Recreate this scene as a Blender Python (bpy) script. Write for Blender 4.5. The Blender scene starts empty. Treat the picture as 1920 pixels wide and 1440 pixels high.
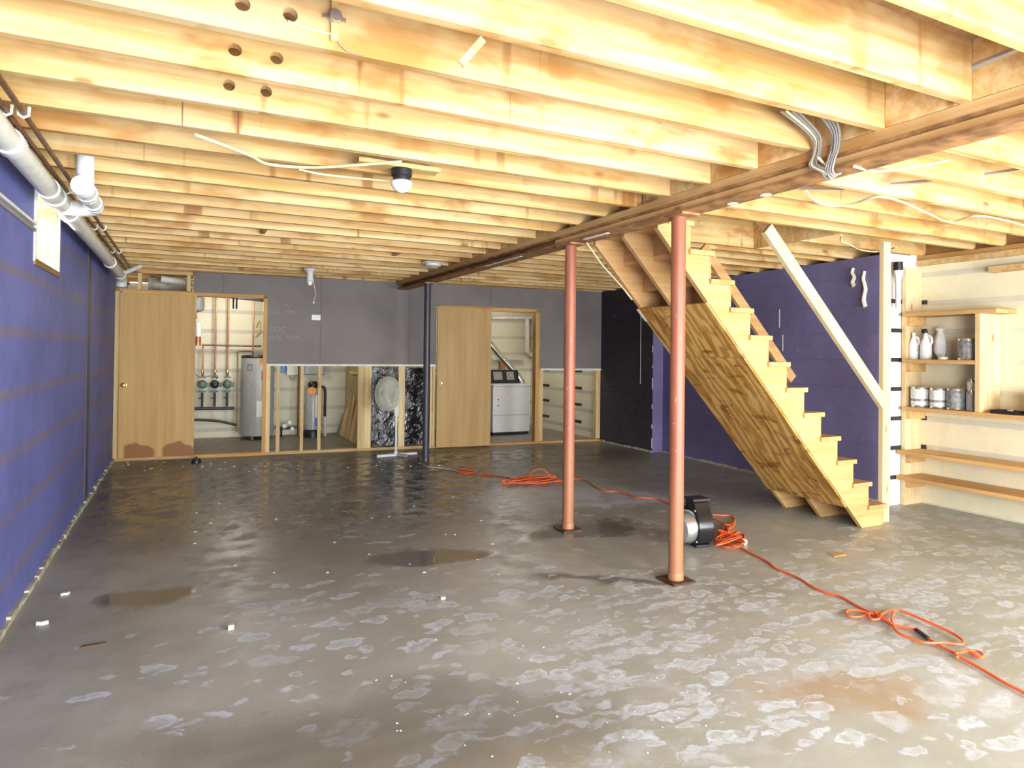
import bpy, math, random
from mathutils import Vector, Matrix
random.seed(7)
scene = bpy.context.scene
R = math.radians
# ------------------------------------------------------------------ camera
FPX, YAW, PITCH, ROLL, CY, EYE = 1244.0, .4569, .0102, .0116, 647.2, 1.40
_f = Vector((math.sin(YAW)*math.cos(PITCH), math.cos(YAW)*math.cos(PITCH), math.sin(PITCH)))
_r = Vector((math.cos(YAW), -math.sin(YAW), 0)); _u = _r.cross(_f)
_r2 = _r*math.cos(ROLL)+_u*math.sin(ROLL); _u2 = -_r*math.sin(ROLL)+_u*math.cos(ROLL)
CAM = Vector((0, 0, EYE))
cd = bpy.data.cameras.new('camera'); cam = bpy.data.objects.new('camera', cd); scene.collection.objects.link(cam)
cam.matrix_world = Matrix(((_r2.x, _u2.x, -_f.x, 0), (_r2.y, _u2.y, -_f.y, 0), (_r2.z, _u2.z, -_f.z, EYE), (0, 0, 0, 1)))
cd.sensor_width = 36; cd.sensor_fit = 'HORIZONTAL'; cd.lens = FPX/1920*36; cd.shift_y = (CY-720)/1920
cd.clip_start = .02; cd.clip_end = 200
scene.camera = cam
# ------------------------------------------------------------------ world, daylight, exposure
w = bpy.data.worlds.new('sky'); scene.world = w; w.use_nodes = True
w.node_tree.nodes['Background'].inputs[0].default_value = (.85, .93, 1, 1)
w.node_tree.nodes['Background'].inputs[1].default_value = 1.6
scene.view_settings.view_transform = 'Standard'; scene.view_settings.look = 'None'
scene.view_settings.exposure = 1.18; scene.view_settings.gamma = 1.0; scene.view_settings.use_curve_mapping = False
cy = scene.cycles
cy.max_bounces = 5; cy.diffuse_bounces = 3; cy.glossy_bounces = 3; cy.transmission_bounces = 4; cy.transparent_max_bounces = 4; cy.caustics_reflective = False; cy.caustics_refractive = True
cy.use_adaptive_sampling = True; cy.adaptive_threshold = .08; cy.use_light_tree = False
def area(name, loc, rot, sx, sy, power, col):
    l = bpy.data.lights.new(name, 'AREA'); l.shape = 'RECTANGLE'; l.size = sx; l.size_y = sy; l.energy = power; l.color = col
    o = bpy.data.objects.new(name, l); o.location = loc; o.rotation_euler = rot; scene.collection.objects.link(o); return o
DAY = (.93, .97, 1)
area('daylight_wide_door', (.9, -1.55, 1.08), (R(90), 0, 0), 2.6, 2.05, 190, DAY)
area('daylight_patio_door', (4.6, -1.55, 1.08), (R(90), 0, 0), 2.6, 2.05, 165, DAY)
area('daylight_small_window', (-1.22, 5.05, 2.08), (0, R(-90), 0), .34, .7, 10, DAY)

# ------------------------------------------------------------------ pixel rays of the photograph met with real planes of the room
def ray(x, y): return _f + _r2*((x-960)/FPX) - _u2*((y-CY)/FPX)
def onz(x, y, z=0.0): d = ray(x, y); return CAM + d*((z-EYE)/d.z)
def ony(x, y, Y): d = ray(x, y); return CAM + d*(Y/d.y)
def onx(x, y, X): d = ray(x, y); return CAM + d*(X/d.x)
BA = R(-5.0); BO = Vector((-.79, 9.45, 0)); BE = Vector((math.cos(BA), math.sin(BA), 0)); BN = Vector((-math.sin(BA), math.cos(BA), 0))
def onbw(x, y, d=0):
    k = ray(x, y); p = CAM + k*((BO+BN*d-CAM).dot(BN)/k.dot(BN)); return (p-BO).dot(BE), p.z
def bu(x, y=700): return onbw(x, y)[0]

# ------------------------------------------------------------------ mesh helpers
class MB:
    def __init__(s): s.v = []; s.f = []
    def box(s, x0, x1, y0, y1, z0, z1):
        b = len(s.v)
        s.v += [Vector(p) for p in ((x0, y0, z0), (x1, y0, z0), (x1, y1, z0), (x0, y1, z0), (x0, y0, z1), (x1, y0, z1), (x1, y1, z1), (x0, y1, z1))]
        s.f += [tuple(b+i for i in q) for q in ((0, 3, 2, 1), (4, 5, 6, 7), (0, 1, 5, 4), (1, 2, 6, 5), (2, 3, 7, 6), (3, 0, 4, 7))]; return s
    def bar(s, a, c, wd, ht, up=(0, 0, 1)):            # rectangular bar from a to c
        a, c = Vector(a), Vector(c); d = (c-a).normalized(); up = Vector(up)
        if abs(d.dot(up)) > .99: up = Vector((0, 1, 0))
        sd = d.cross(up).normalized(); u = sd.cross(d).normalized(); b = len(s.v)
        for p in (a, c):
            for i, j in ((-1, -1), (1, -1), (1, 1), (-1, 1)): s.v.append(p+sd*(i*wd/2)+u*(j*ht/2))
        s.f += [tuple(b+i for i in q) for q in ((3, 2, 1, 0), (4, 5, 6, 7), (0, 1, 5, 4), (1, 2, 6, 5), (2, 3, 7, 6), (3, 0, 4, 7))]; return s
    def prism(s, poly, axis, a, c):                     # poly in the two other axes, extruded along axis
        b = len(s.v); n = len(poly)
        for t in (a, c):
            for p, q in poly: s.v.append(Vector({'x': (t, p, q), 'y': (p, t, q), 'z': (p, q, t)}[axis]))
        s.f += [tuple(b+i for i in range(n))[::-1], tuple(b+n+i for i in range(n))]
        for i in range(n): j = (i+1) % n; s.f.append((b+i, b+j, b+n+j, b+n+i))
        return s
    def tube(s, pts, r, n=8, closed=False, r1=None):
        pts = [Vector(p) for p in pts]; b = len(s.v); m = len(pts); nrm = None
        for i, p in enumerate(pts):
            if closed: d = pts[(i+1) % m]-pts[i-1]
            else: d = pts[min(i+1, m-1)]-pts[max(i-1, 0)]
            d = d.normalized() if d.length > 1e-9 else Vector((0, 0, 1))
            if nrm is None:
                nrm = d.orthogonal().normalized()
            nrm = (nrm-d*nrm.dot(d)); nrm = nrm.normalized() if nrm.length > 1e-6 else d.orthogonal().normalized()
            bi = d.cross(nrm); rr = r if r1 is None else r+(r1-r)*i/(m-1)
            for k in range(n):
                t = 2*math.pi*k/n; s.v.append(p+nrm*(math.cos(t)*rr)+bi*(math.sin(t)*rr))
        for i in range(m if closed else m-1):
            j = (i+1) % m
            for k in range(n): l = (k+1) % n; s.f.append((b+i*n+k, b+i*n+l, b+j*n+l, b+j*n+k))
        if not closed: s.f += [tuple(b+k for k in range(n))[::-1], tuple(b+(m-1)*n+k for k in range(n))]
        return s
    def lathe(s, prof, n=24, o=(0, 0, 0), ax=(0, 0, 1)):   # prof: (radius, height)
        o = Vector(o); ax = Vector(ax).normalized(); e1 = ax.orthogonal().normalized(); e2 = ax.cross(e1); b = len(s.v)
        for r_, h in prof:
            for k in range(n): t = 2*math.pi*k/n; s.v.append(o+ax*h+e1*(r_*math.cos(t))+e2*(r_*math.sin(t)))
        for i in range(len(prof)-1):
            for k in range(n): l = (k+1) % n; s.f.append((b+i*n+k, b+i*n+l, b+(i+1)*n+l, b+(i+1)*n+k))
        if prof[0][0] > 1e-5: s.f.append(tuple(b+k for k in range(n))[::-1])
        if prof[-1][0] > 1e-5: s.f.append(tuple(b+(len(prof)-1)*n+k for k in range(n)))
        return s
    def blob(s, c, rx, ry, rz, nu=12, nv=8, jit=0, seed=0):
        rnd = random.Random(seed); b = len(s.v); c = Vector(c)
        for i in range(nv+1):
            ph = math.pi*i/nv
            for k in range(nu):
                t = 2*math.pi*k/nu; q = 1+rnd.uniform(-jit, jit)
                s.v.append(c+Vector((rx*math.sin(ph)*math.cos(t)*q, ry*math.sin(ph)*math.sin(t)*q, rz*math.cos(ph)*q)))
        for i in range(nv):
            for k in range(nu): l = (k+1) % nu; s.f.append((b+i*nu+k, b+(i+1)*nu+k, b+(i+1)*nu+l, b+i*nu+l))
        return s
    def build(s, name, mat, parent=None, smooth=False, bevel=0):
        lo = Vector((0, 0, 0))
        if parent is None:
            xs = [p.x for p in s.v]; ys = [p.y for p in s.v]; zs = [p.z for p in s.v]
            lo = Vector(((min(xs)+max(xs))/2, (min(ys)+max(ys))/2, min(zs)))
        me = bpy.data.meshes.new(name); me.from_pydata([tuple(p-lo) for p in s.v], [], s.f); me.materials.append(mat)
        me.update()
        o = bpy.data.objects.new(name, me); scene.collection.objects.link(o); o.location = lo
        if parent: o.parent = parent
        if smooth:
            me.shade_smooth(); 
            try: me.set_sharp_from_angle(angle=R(40))
            except Exception: pass
        if bevel:
            m = o.modifiers.new('bevel', 'BEVEL'); m.width = bevel; m.segments = 2; m.limit_method = 'ANGLE'
        return o
def tag(o, label=None, cat=None, group=None, kind=None):
    if label: o['label'] = label
    if cat: o['category'] = cat
    if group: o['group'] = group
    if kind: o['kind'] = kind
    return o
def empty(name, loc, label=None, cat=None, rz=0, group=None):
    o = bpy.data.objects.new(name, None); scene.collection.objects.link(o); o.location = loc; o.rotation_euler.z = rz; o.empty_display_size = .1
    return tag(o, label, cat, group)
def kid(src, parent, loc=(0, 0, 0), rot=(0, 0, 0)):     # a copy of a piece that shares its mesh
    c = src.copy(); scene.collection.objects.link(c); c.parent = parent; c.location = loc; c.rotation_euler = rot; return c
def B(name, mat, parent, *a, bevel=0): return MB().box(*a).build(name, mat, parent, bevel=bevel)
def smoothpath(pts, n=8, closed=False):
    pts = [Vector(p) for p in pts]; out = []; m = len(pts)
    for i in range(m if closed else m-1):
        if closed: p0, p1, p2, p3 = pts[i-1], pts[i], pts[(i+1) % m], pts[(i+2) % m]
        else: p0, p1, p2, p3 = pts[max(i-1, 0)], pts[i], pts[i+1], pts[min(i+2, m-1)]
        for k in range(n):
            t = k/n; out.append(.5*((2*p1)+(p2-p0)*t+(2*p0-5*p1+4*p2-p3)*t*t+(3*p1-p0-3*p2+p3)*t**3))
    if not closed: out.append(pts[-1])
    return out

# ------------------------------------------------------------------ materials
class NT:
    def __init__(s, name):
        s.m = bpy.data.materials.new(name); s.m.use_nodes = True; s.t = s.m.node_tree; s.b = s.t.nodes['Principled BSDF']
    def n(s, typ, **kw):
        o = s.t.nodes.new(typ)
        for k, v in kw.items(): setattr(o, k, v)
        return o
    def set(s, sock, val):
        if isinstance(val, bpy.types.NodeSocket): s.t.links.new(val, sock)
        elif isinstance(val, (tuple, list)): sock.default_value = tuple(val)+((1,) if sock.type == 'RGBA' and len(val) == 3 else ())
        else: sock.default_value = val
    def coord(s, kind='Object'): return s.n('ShaderNodeTexCoord').outputs[kind]
    def mapping(s, vec, scale=(1, 1, 1), loc=(0, 0, 0), rot=(0, 0, 0)):
        o = s.n('ShaderNodeMapping'); s.set(o.inputs[0], vec); s.set(o.inputs['Location'], loc); s.set(o.inputs['Rotation'], rot); s.set(o.inputs['Scale'], scale); return o.outputs[0]
    def noise(s, vec, scale=5, detail=4, rough=.55, dist=0):
        o = s.n('ShaderNodeTexNoise'); s.set(o.inputs['Vector'], vec); s.set(o.inputs['Scale'], scale); s.set(o.inputs['Detail'], detail); s.set(o.inputs['Roughness'], rough); s.set(o.inputs['Distortion'], dist); return o.outputs[0]
    def voro(s, vec, scale=5, out=0):
        o = s.n('ShaderNodeTexVoronoi'); s.set(o.inputs['Vector'], vec); s.set(o.inputs['Scale'], scale); return o.outputs[out]
    def ramp(s, fac, a, b, va=0.0, vb=1.0):
        o = s.n('ShaderNodeMapRange'); o.interpolation_type = 'SMOOTHSTEP'; s.set(o.inputs[0], fac); s.set(o.inputs[1], a); s.set(o.inputs[2], b); s.set(o.inputs[3], va); s.set(o.inputs[4], vb); return o.outputs[0]
    def math(s, op, a, b=0.0, c=0.0):
        o = s.n('ShaderNodeMath', operation=op); s.set(o.inputs[0], a); s.set(o.inputs[1], b); s.set(o.inputs[2], c); return o.outputs[0]
    def vmath(s, op, a, b=(0, 0, 0)):
        o = s.n('ShaderNodeVectorMath', operation=op); s.set(o.inputs[0], a); s.set(o.inputs[1], b); return o
    def mix(s, fac, a, b, blend='MIX'):
        o = s.n('ShaderNodeMix', data_type='RGBA', blend_type=blend); s.set(o.inputs[0], fac); s.set(o.inputs[6], a); s.set(o.inputs[7], b); return o.outputs[2]
    def sep(s, vec): o = s.n('ShaderNodeSeparateXYZ'); s.set(o.inputs[0], vec); return o.outputs
    def rnd(s): return s.n('ShaderNodeObjectInfo').outputs['Random']
    def bump(s, h, strength=.3, dist=.01):
        o = s.n('ShaderNodeBump'); s.set(o.inputs['Height'], h); s.set(o.inputs['Strength'], strength); s.set(o.inputs['Distance'], dist); s.set(s.b.inputs['Normal'], o.outputs[0])
    def fin(s, col=None, rough=None, metal=None, spec=None):
        if col is not None: s.set(s.b.inputs['Base Color'], col)
        if rough is not None: s.set(s.b.inputs['Roughness'], rough)
        if metal is not None: s.set(s.b.inputs['Metallic'], metal)
        if spec is not None: s.set(s.b.inputs['Specular IOR Level'], spec)
        return s.m
def plain(name, col, rough=.5, metal=0, spec=.5, var=.08, sc=12, bump=0):
    t = NT(name); v = t.noise(t.coord(), sc, 3)
    f = t.ramp(v, .3, .7, 1-var, 1+var)
    o = t.n('ShaderNodeVectorMath', operation='SCALE'); t.set(o.inputs[0], col[:3]); t.set(o.inputs['Scale'], f)
    if bump: t.bump(v, bump, .005)
    return t.fin(o.outputs[0], rough, metal, spec)
def wood(name, c1, c2, axis=0, stain=0.0, knots=True, drips=0.0, rough=.6, fine=1.0, tint=.12):
    t = NT(name); co = t.coord(); rn = t.rnd()
    off = t.n('ShaderNodeCombineXYZ'); t.set(off.inputs[0], t.math('MULTIPLY', rn, 37.0)); t.set(off.inputs[1], t.math('MULTIPLY', rn, 91.0)); t.set(off.inputs[2], t.math('MULTIPLY', rn, 53.0))
    p = t.vmath('ADD', co, off.outputs[0]).outputs[0]
    sc = [26*fine]*3; sc[axis] = 1.3*fine
    g = t.noise(t.mapping(p, tuple(sc)), 1.0, 3, .6, 0)
    sc2 = [5*fine]*3; sc2[axis] = .7*fine
    g2 = t.noise(t.mapping(p, tuple(sc2)), 1.0, 2, .5, 1.0)
    f = t.math('ADD', t.math('MULTIPLY', g, .55), t.math('MULTIPLY', g2, .45))
    col = t.mix(t.ramp(f, .34, .66), c1, c2)
    br = t.ramp(rn, 0, 1, 1-tint, 1+tint)
    o = t.n('ShaderNodeVectorMath', operation='SCALE'); t.set(o.inputs[0], col); t.set(o.inputs['Scale'], br); col = o.outputs[0]
    if knots:
        sk = [5.0]*3; sk[axis] = 2.1
        k = t.voro(t.mapping(p, tuple(sk)), 1.0)
        col = t.mix(t.ramp(k, .045, .12, .75, 0), col, (.26, .11, .03))
    if drips:
        sd = [8.0, 8.0, 8.0]; sd[2] = .8
        d = t.noise(t.mapping(p, tuple(sd)), 1.0, 2, .6)
        big = t.noise(p, 1.1, 2)
        dm = t.math('MULTIPLY', t.ramp(d, .58, .68), t.ramp(big, .48, .62))
        col = t.mix(t.math('MULTIPLY', dm, drips), col, (.30, .12, .03))
        thin = [40.0, 40.0, 40.0]; thin[2] = .6
        d2 = t.noise(t.mapping(p, tuple(thin)), 1.0, 2, .5)
        col = t.mix(t.math('MULTIPLY', t.math('MULTIPLY', t.ramp(d2, .70, .76), t.ramp(big, .48, .6)), drips*1.0), col, (.16, .07, .03))
    if stain:
        s2 = t.noise(t.mapping(p, (1.5, 1.5, 3)), 1.6, 3, .6)
        col = t.mix(t.math('MULTIPLY', t.ramp(s2, .50, .70), stain), col, (.44, .19, .04))
    return t.fin(col, rough, 0, .3)
M = {}
M['joist'] = wood('joist_pine', (.80, .575, .29), (.60, .345, .105), 0, .75, True, .8, tint=.16)
M['subfloor'] = wood('subfloor_board', (.52, .34, .18), (.38, .22, .10), 1, .3, True)
M['stud'] = wood('stud_pine', (.82, .64, .34), (.66, .44, .18), 2, .15, True, .2)
M['studx'] = wood('plate_pine', (.74, .54, .26), (.56, .34, .13), 0, .4, True)
M['orange'] = wood('jamb_fir', (.68, .40, .14), (.50, .25, .07), 2, .2, False)
M['orangex'] = wood('lintel_fir', (.68, .40, .14), (.50, .25, .07), 0, .2, False)
M['door'] = wood('door_veneer', (.66, .42, .165), (.55, .325, .11), 2, .0, False, fine=.55, tint=.04, rough=.45)
def wetdoor():
    m = M['door'].copy(); m.name = 'door_veneer_water_stained'; t = NT.__new__(NT); t.m = m; t.t = m.node_tree; t.b = t.t.nodes['Principled BSDF']
    src = t.b.inputs['Base Color'].links[0].from_socket; p = t.coord(); x, y, z = t.sep(p); n = t.noise(t.mapping(p, (3.5, 1, 3.5)), 1.5, 3)
    hum = t.math('ABSOLUTE', t.math('SINE', t.math('MULTIPLY', t.math('ADD', x, .02), 7.2)))
    edge = t.math('ADD', t.math('MULTIPLY', n, .16), t.math('MULTIPLY', hum, .10))
    msk = t.ramp(t.math('SUBTRACT', z, edge), .055, .03); side = t.math('MULTIPLY', t.ramp(x, .05, .08), t.ramp(x, .86, .82)); gap = t.ramp(t.math('ABSOLUTE', t.math('SUBTRACT', x, .44)), .02, .07)
    col = t.mix(t.math('MULTIPLY', t.math('MULTIPLY', msk, side), t.math('MULTIPLY', gap, .8)), src, (.26, .085, .03))
    t.set(t.b.inputs['Base Color'], col); return m
M['door_wet'] = wetdoor()
M['stair'] = wood('stair_fir', (.68, .42, .185), (.54, .30, .11), 0, .15, True)
M['stairy'] = wood('tread_fir', (.66, .40, .17), (.52, .28, .10), 1, .15, False)
M['white_stud'] = wood('newel_pine', (.80, .66, .38), (.68, .50, .24), 2, .0, True)
M['shelf'] = wood('shelf_pine', (.72, .46, .19), (.56, .31, .11), 1, .2, True)
M['shelfz'] = wood('shelf_upright_pine', (.86, .70, .42), (.74, .52, .26), 2, .2, True)
M['beamwood'] = wood('nailer_plank', (.62, .40, .17), (.44, .25, .09), 1, .5, True)
M['rimwood'] = wood('rim_board', (.40, .22, .08), (.26, .13, .045), 1, .5, False)
def plymat():
    t = NT('soffit_plywood'); p = t.coord()
    n1 = t.noise(t.mapping(p, (1.6, 4.5, 1.6)), 1.6, 4, .55, 1.5)
    wv = t.n('ShaderNodeTexWave', wave_type='BANDS', bands_direction='Y'); t.set(wv.inputs['Vector'], t.vmath('ADD', t.mapping(p, (1.2, 4, 1.2)), t.vmath('SCALE', (1, 1, 1)).outputs[0]).outputs[0])
    t.set(wv.inputs['Scale'], .9); t.set(wv.inputs['Distortion'], 14); t.set(wv.inputs['Detail'], 3); t.set(wv.inputs['Detail Scale'], 1.2)
    col = t.mix(t.ramp(wv.outputs['Fac'], .1, .8), (.70, .42, .13), (.48, .235, .05))
    col = t.mix(t.ramp(n1, .5, .72, 0, .8), col, (.25, .095, .018))
    fl = t.noise(t.mapping(p, (13, 4.5, 13), rot=(0, 0, .3)), 1, 3)
    col = t.mix(t.ramp(fl, .58, .68, 0, .75), col, (.20, .075, .015))
    col = t.mix(t.ramp(n1, .42, .28, 0, .6), col, (.74, .52, .22))
    t.bump(fl, .15, .004)
    return t.fin(col, .55, 0, .3)
M['ply'] = plymat()
def bandwall(name, base, band, z0, sp, wd, amt, scuff=0.0, vary=.12, rough=.6, scuffcol=(.75, .75, .75), dirt=0):
    t = NT(name); g = t.n('ShaderNodeNewGeometry').outputs['Position']; x, y, z = t.sep(g)
    zz = t.math('FRACT', t.math('DIVIDE', t.math('SUBTRACT', z, z0-wd/2), sp))
    bm = t.math('MULTIPLY', t.ramp(zz, 0, .015), t.ramp(zz, wd/sp+.015, wd/sp))
    n = t.noise(g, 1.3, 4); n2 = t.noise(g, 9, 3)
    bm = t.math('MULTIPLY', bm, t.ramp(n, .3, .6, amt*.45, amt))
    col = t.mix(bm, base, band)
    o = t.n('ShaderNodeVectorMath', operation='SCALE'); t.set(o.inputs[0], col); t.set(o.inputs['Scale'], t.ramp(t.math('ADD', t.math('MULTIPLY', n, .7), t.math('MULTIPLY', n2, .3)), .35, .65, 1-vary, 1+vary)); col = o.outputs[0]
    if scuff:
        s1 = t.noise(t.mapping(g, (9, 9, 4)), 3, 3, .7); col = t.mix(t.ramp(s1, .70, .74, 0, scuff), col, scuffcol)
        s2 = t.noise(t.mapping(g, (7, 7, 30)), 1.4, 2); col = t.mix(t.ramp(s2, .70, .76, 0, scuff*.4), col, scuffcol)
    if dirt:
        d = t.noise(t.mapping(g, (3, 3, .5)), 2, 4, .6); col = t.mix(t.ramp(d, .55, .75, 0, dirt), col, (.25, .2, .12))
    return t.fin(col, rough, 0, .35)
M['blue'] = bandwall('blue_painted_foam', (.135, .150, .40), (.20, .155, .19), .53, .313, .055, .7, .25, .14)
M['purple'] = bandwall('purple_painted_foam', (.190, .170, .315), (.15, .135, .25), .26, .274, .03, .4, .45, .12)
M['darkwall'] = bandwall('near_black_paint', (.048, .042, .055), (.02, .018, .025), .26, .274, .03, .3, .5, .15)
M['cream'] = bandwall('cream_painted_foam', (.80, .73, .50), (.55, .53, .44), .262, .274, .05, .75, 0, .06, dirt=.12)
M['whitefoam'] = bandwall('bare_white_foam', (.88, .86, .80), (.86, .84, .78), .262, .274, .03, .1, 0, .03)
M['mechwall'] = bandwall('mechanical_room_foam', (.78, .74, .58), (.50, .49, .42), .43, .31, .06, .8, 0, .05)
def drywall():
    t = NT('charcoal_painted_drywall'); p = t.coord(); n = t.noise(p, .9, 3); n2 = t.noise(p, 14, 3)
    x, y, z = t.sep(p)
    col = t.mix(t.ramp(n, .35, .65), (.240, .210, .190), (.180, .155, .150))
    seam = t.math('ABSOLUTE', t.math('SUBTRACT', t.math('FRACT', t.math('DIVIDE', x, 1.22)), .5)); col = t.mix(t.ramp(seam, .485, .5, 0, .35), col, (.07, .06, .07))
    col = t.mix(t.ramp(t.noise(t.mapping(p, (12, 12, 12)), 1.4, 2), .74, .77, 0, .35), col, (.5, .5, .5))
    return t.fin(col, .55, 0, .35)
M['drywall'] = drywall()
M['gypsum'] = plain('gypsum_edge', (.86, .84, .76), .8)
M['plainwall'] = plain('plain_concrete_wall', (.55, .52, .48), .8)
M['olive'] = plain('partition_board', (.42, .36, .20), .7, var=.15, sc=3)
M['redpost'] = None
def postmat(name, base, rust):
    t = NT(name); p = t.coord(); x, y, z = t.sep(p); n = t.noise(t.mapping(p, (6, 6, 1.2)), 2, 4)
    col = t.mix(t.ramp(n, .35, .7), base, rust)
    low = t.ramp(t.math('ADD', z, t.math('MULTIPLY', n, .5)), 1.1, .2)
    col = t.mix(t.math('MULTIPLY', low, .8), col, (.36, .165, .07)); ch = t.noise(t.mapping(p, (20, 20, 6)), 2, 2)
    col = t.mix(t.ramp(ch, .73, .76), col, (.65, .55, .42))
    return t.fin(col, .42, 0, .5)
M['redpost'] = postmat('red_oxide_paint', (.38, .12, .062), (.31, .10, .05))
M['greypost'] = plain('charcoal_post_paint', (.05, .046, .056), .42)
M['rust'] = plain('rusty_steel', (.32, .16, .06), .6, 0, var=.45, sc=9)
M['darkrust'] = plain('base_plate_rust', (.07, .035, .02), .5, .2, var=.3)
M['pvc'] = plain('white_pvc', (.74, .74, .66), .35)
M['pvcw'] = plain('bright_white_pvc', (.86, .86, .83), .35)
M['pipe_dark'] = plain('old_copper_pipe', (.22, .11, .05), .45, .5, var=.3)
M['copper'] = plain('copper_pipe', (.58, .24, .12), .35, .6, var=.25)
M['brass'] = plain('brass', (.80, .58, .22), .25, .9)
M['black'] = plain('black_plastic', (.015, .015, .017), .4)
M['blackgloss'] = plain('glossy_black_plastic', (.012, .012, .014), .16)
M['tie'] = plain('black_plastic_tie', (.03, .03, .027), .5)
M['white'] = plain('white_enamel', (.80, .80, .78), .3, var=.03)
M['offwhite'] = plain('yellowed_white_plastic', (.70, .68, .54), .4, var=.05)
M['grey'] = plain('grey_tank_enamel', (.42, .43, .42), .3, var=.05)
M['midgrey'] = plain('mid_grey_plastic', (.24, .24, .23), .45)
M['steel'] = plain('galvanised_steel', (.62, .62, .60), .32, .85, var=.15)
M['alum'] = plain('aluminium_duct', (.75, .73, .68), .22, .95, var=.1)
M['pumpgreen'] = plain('green_pump_casting', (.12, .20, .15), .5, .2)
M['cordorange'] = plain('orange_cord_jacket', (.80, .125, .03), .45, var=.1)
M['cordwhite'] = plain('grey_white_cord', (.52, .48, .40), .5)
M['nm'] = plain('cream_cable_jacket', (.80, .70, .42), .5)
M['wire'] = plain('grey_cable', (.26, .24, .22), .5)
M['bulb'] = plain('frosted_bulb', (.9, .9, .88), .25)
M['red'] = plain('red_sticker', (.50, .02, .03), .4)
M['blue_label'] = plain('blue_label', (.03, .22, .62), .4)
M['orange_label'] = plain('orange_label', (.85, .33, .02), .4)
M['yellow'] = plain('yellow_tape', (.78, .66, .05), .4)
M['paper'] = plain('white_paper', (.80, .78, .72), .7)
M['greypaper'] = plain('grey_wrapping', (.38, .36, .32), .6)
M['insul'] = plain('grey_insulation_wrap', (.46, .45, .38), .7, var=.25, sc=9, bump=.4)
M['chalk'] = plain('faint_chalk', (.34, .32, .32), .9, var=.3, sc=30)
M['can'] = plain('tinplate_can', (.66, .65, .60), .25, .8)
M['cangrey'] = plain('can_dark_label', (.26, .26, .25), .45, var=.45, sc=28)
M['canlabel'] = plain('can_white_label', (.78, .77, .72), .45, var=.15, sc=30)
M['foamdrip'] = plain('expanding_foam', (.86, .82, .66), .7, bump=.3)
M['sealant'] = plain('aged_sealant', (.46, .43, .32), .7, var=.3, bump=.3)
M['brownscrap'] = plain('brown_scrap', (.10, .055, .03), .7)
def plastic_sheet():
    t = NT('black_polythene_sheet'); p = t.coord(); n = t.noise(t.mapping(p, (5, 5, 2)), 1.3, 4, .6, 2.5); t.bump(n, .6, .05); return t.fin((.012, .012, .014), .22, 0, 1.0)
M['poly'] = plastic_sheet()
def glassm():
    t = NT('window_glass'); t.set(t.b.inputs['Transmission Weight'], 1.0); return t.fin((.95, .97, .97), .02)
M['glass'] = glassm()
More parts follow.
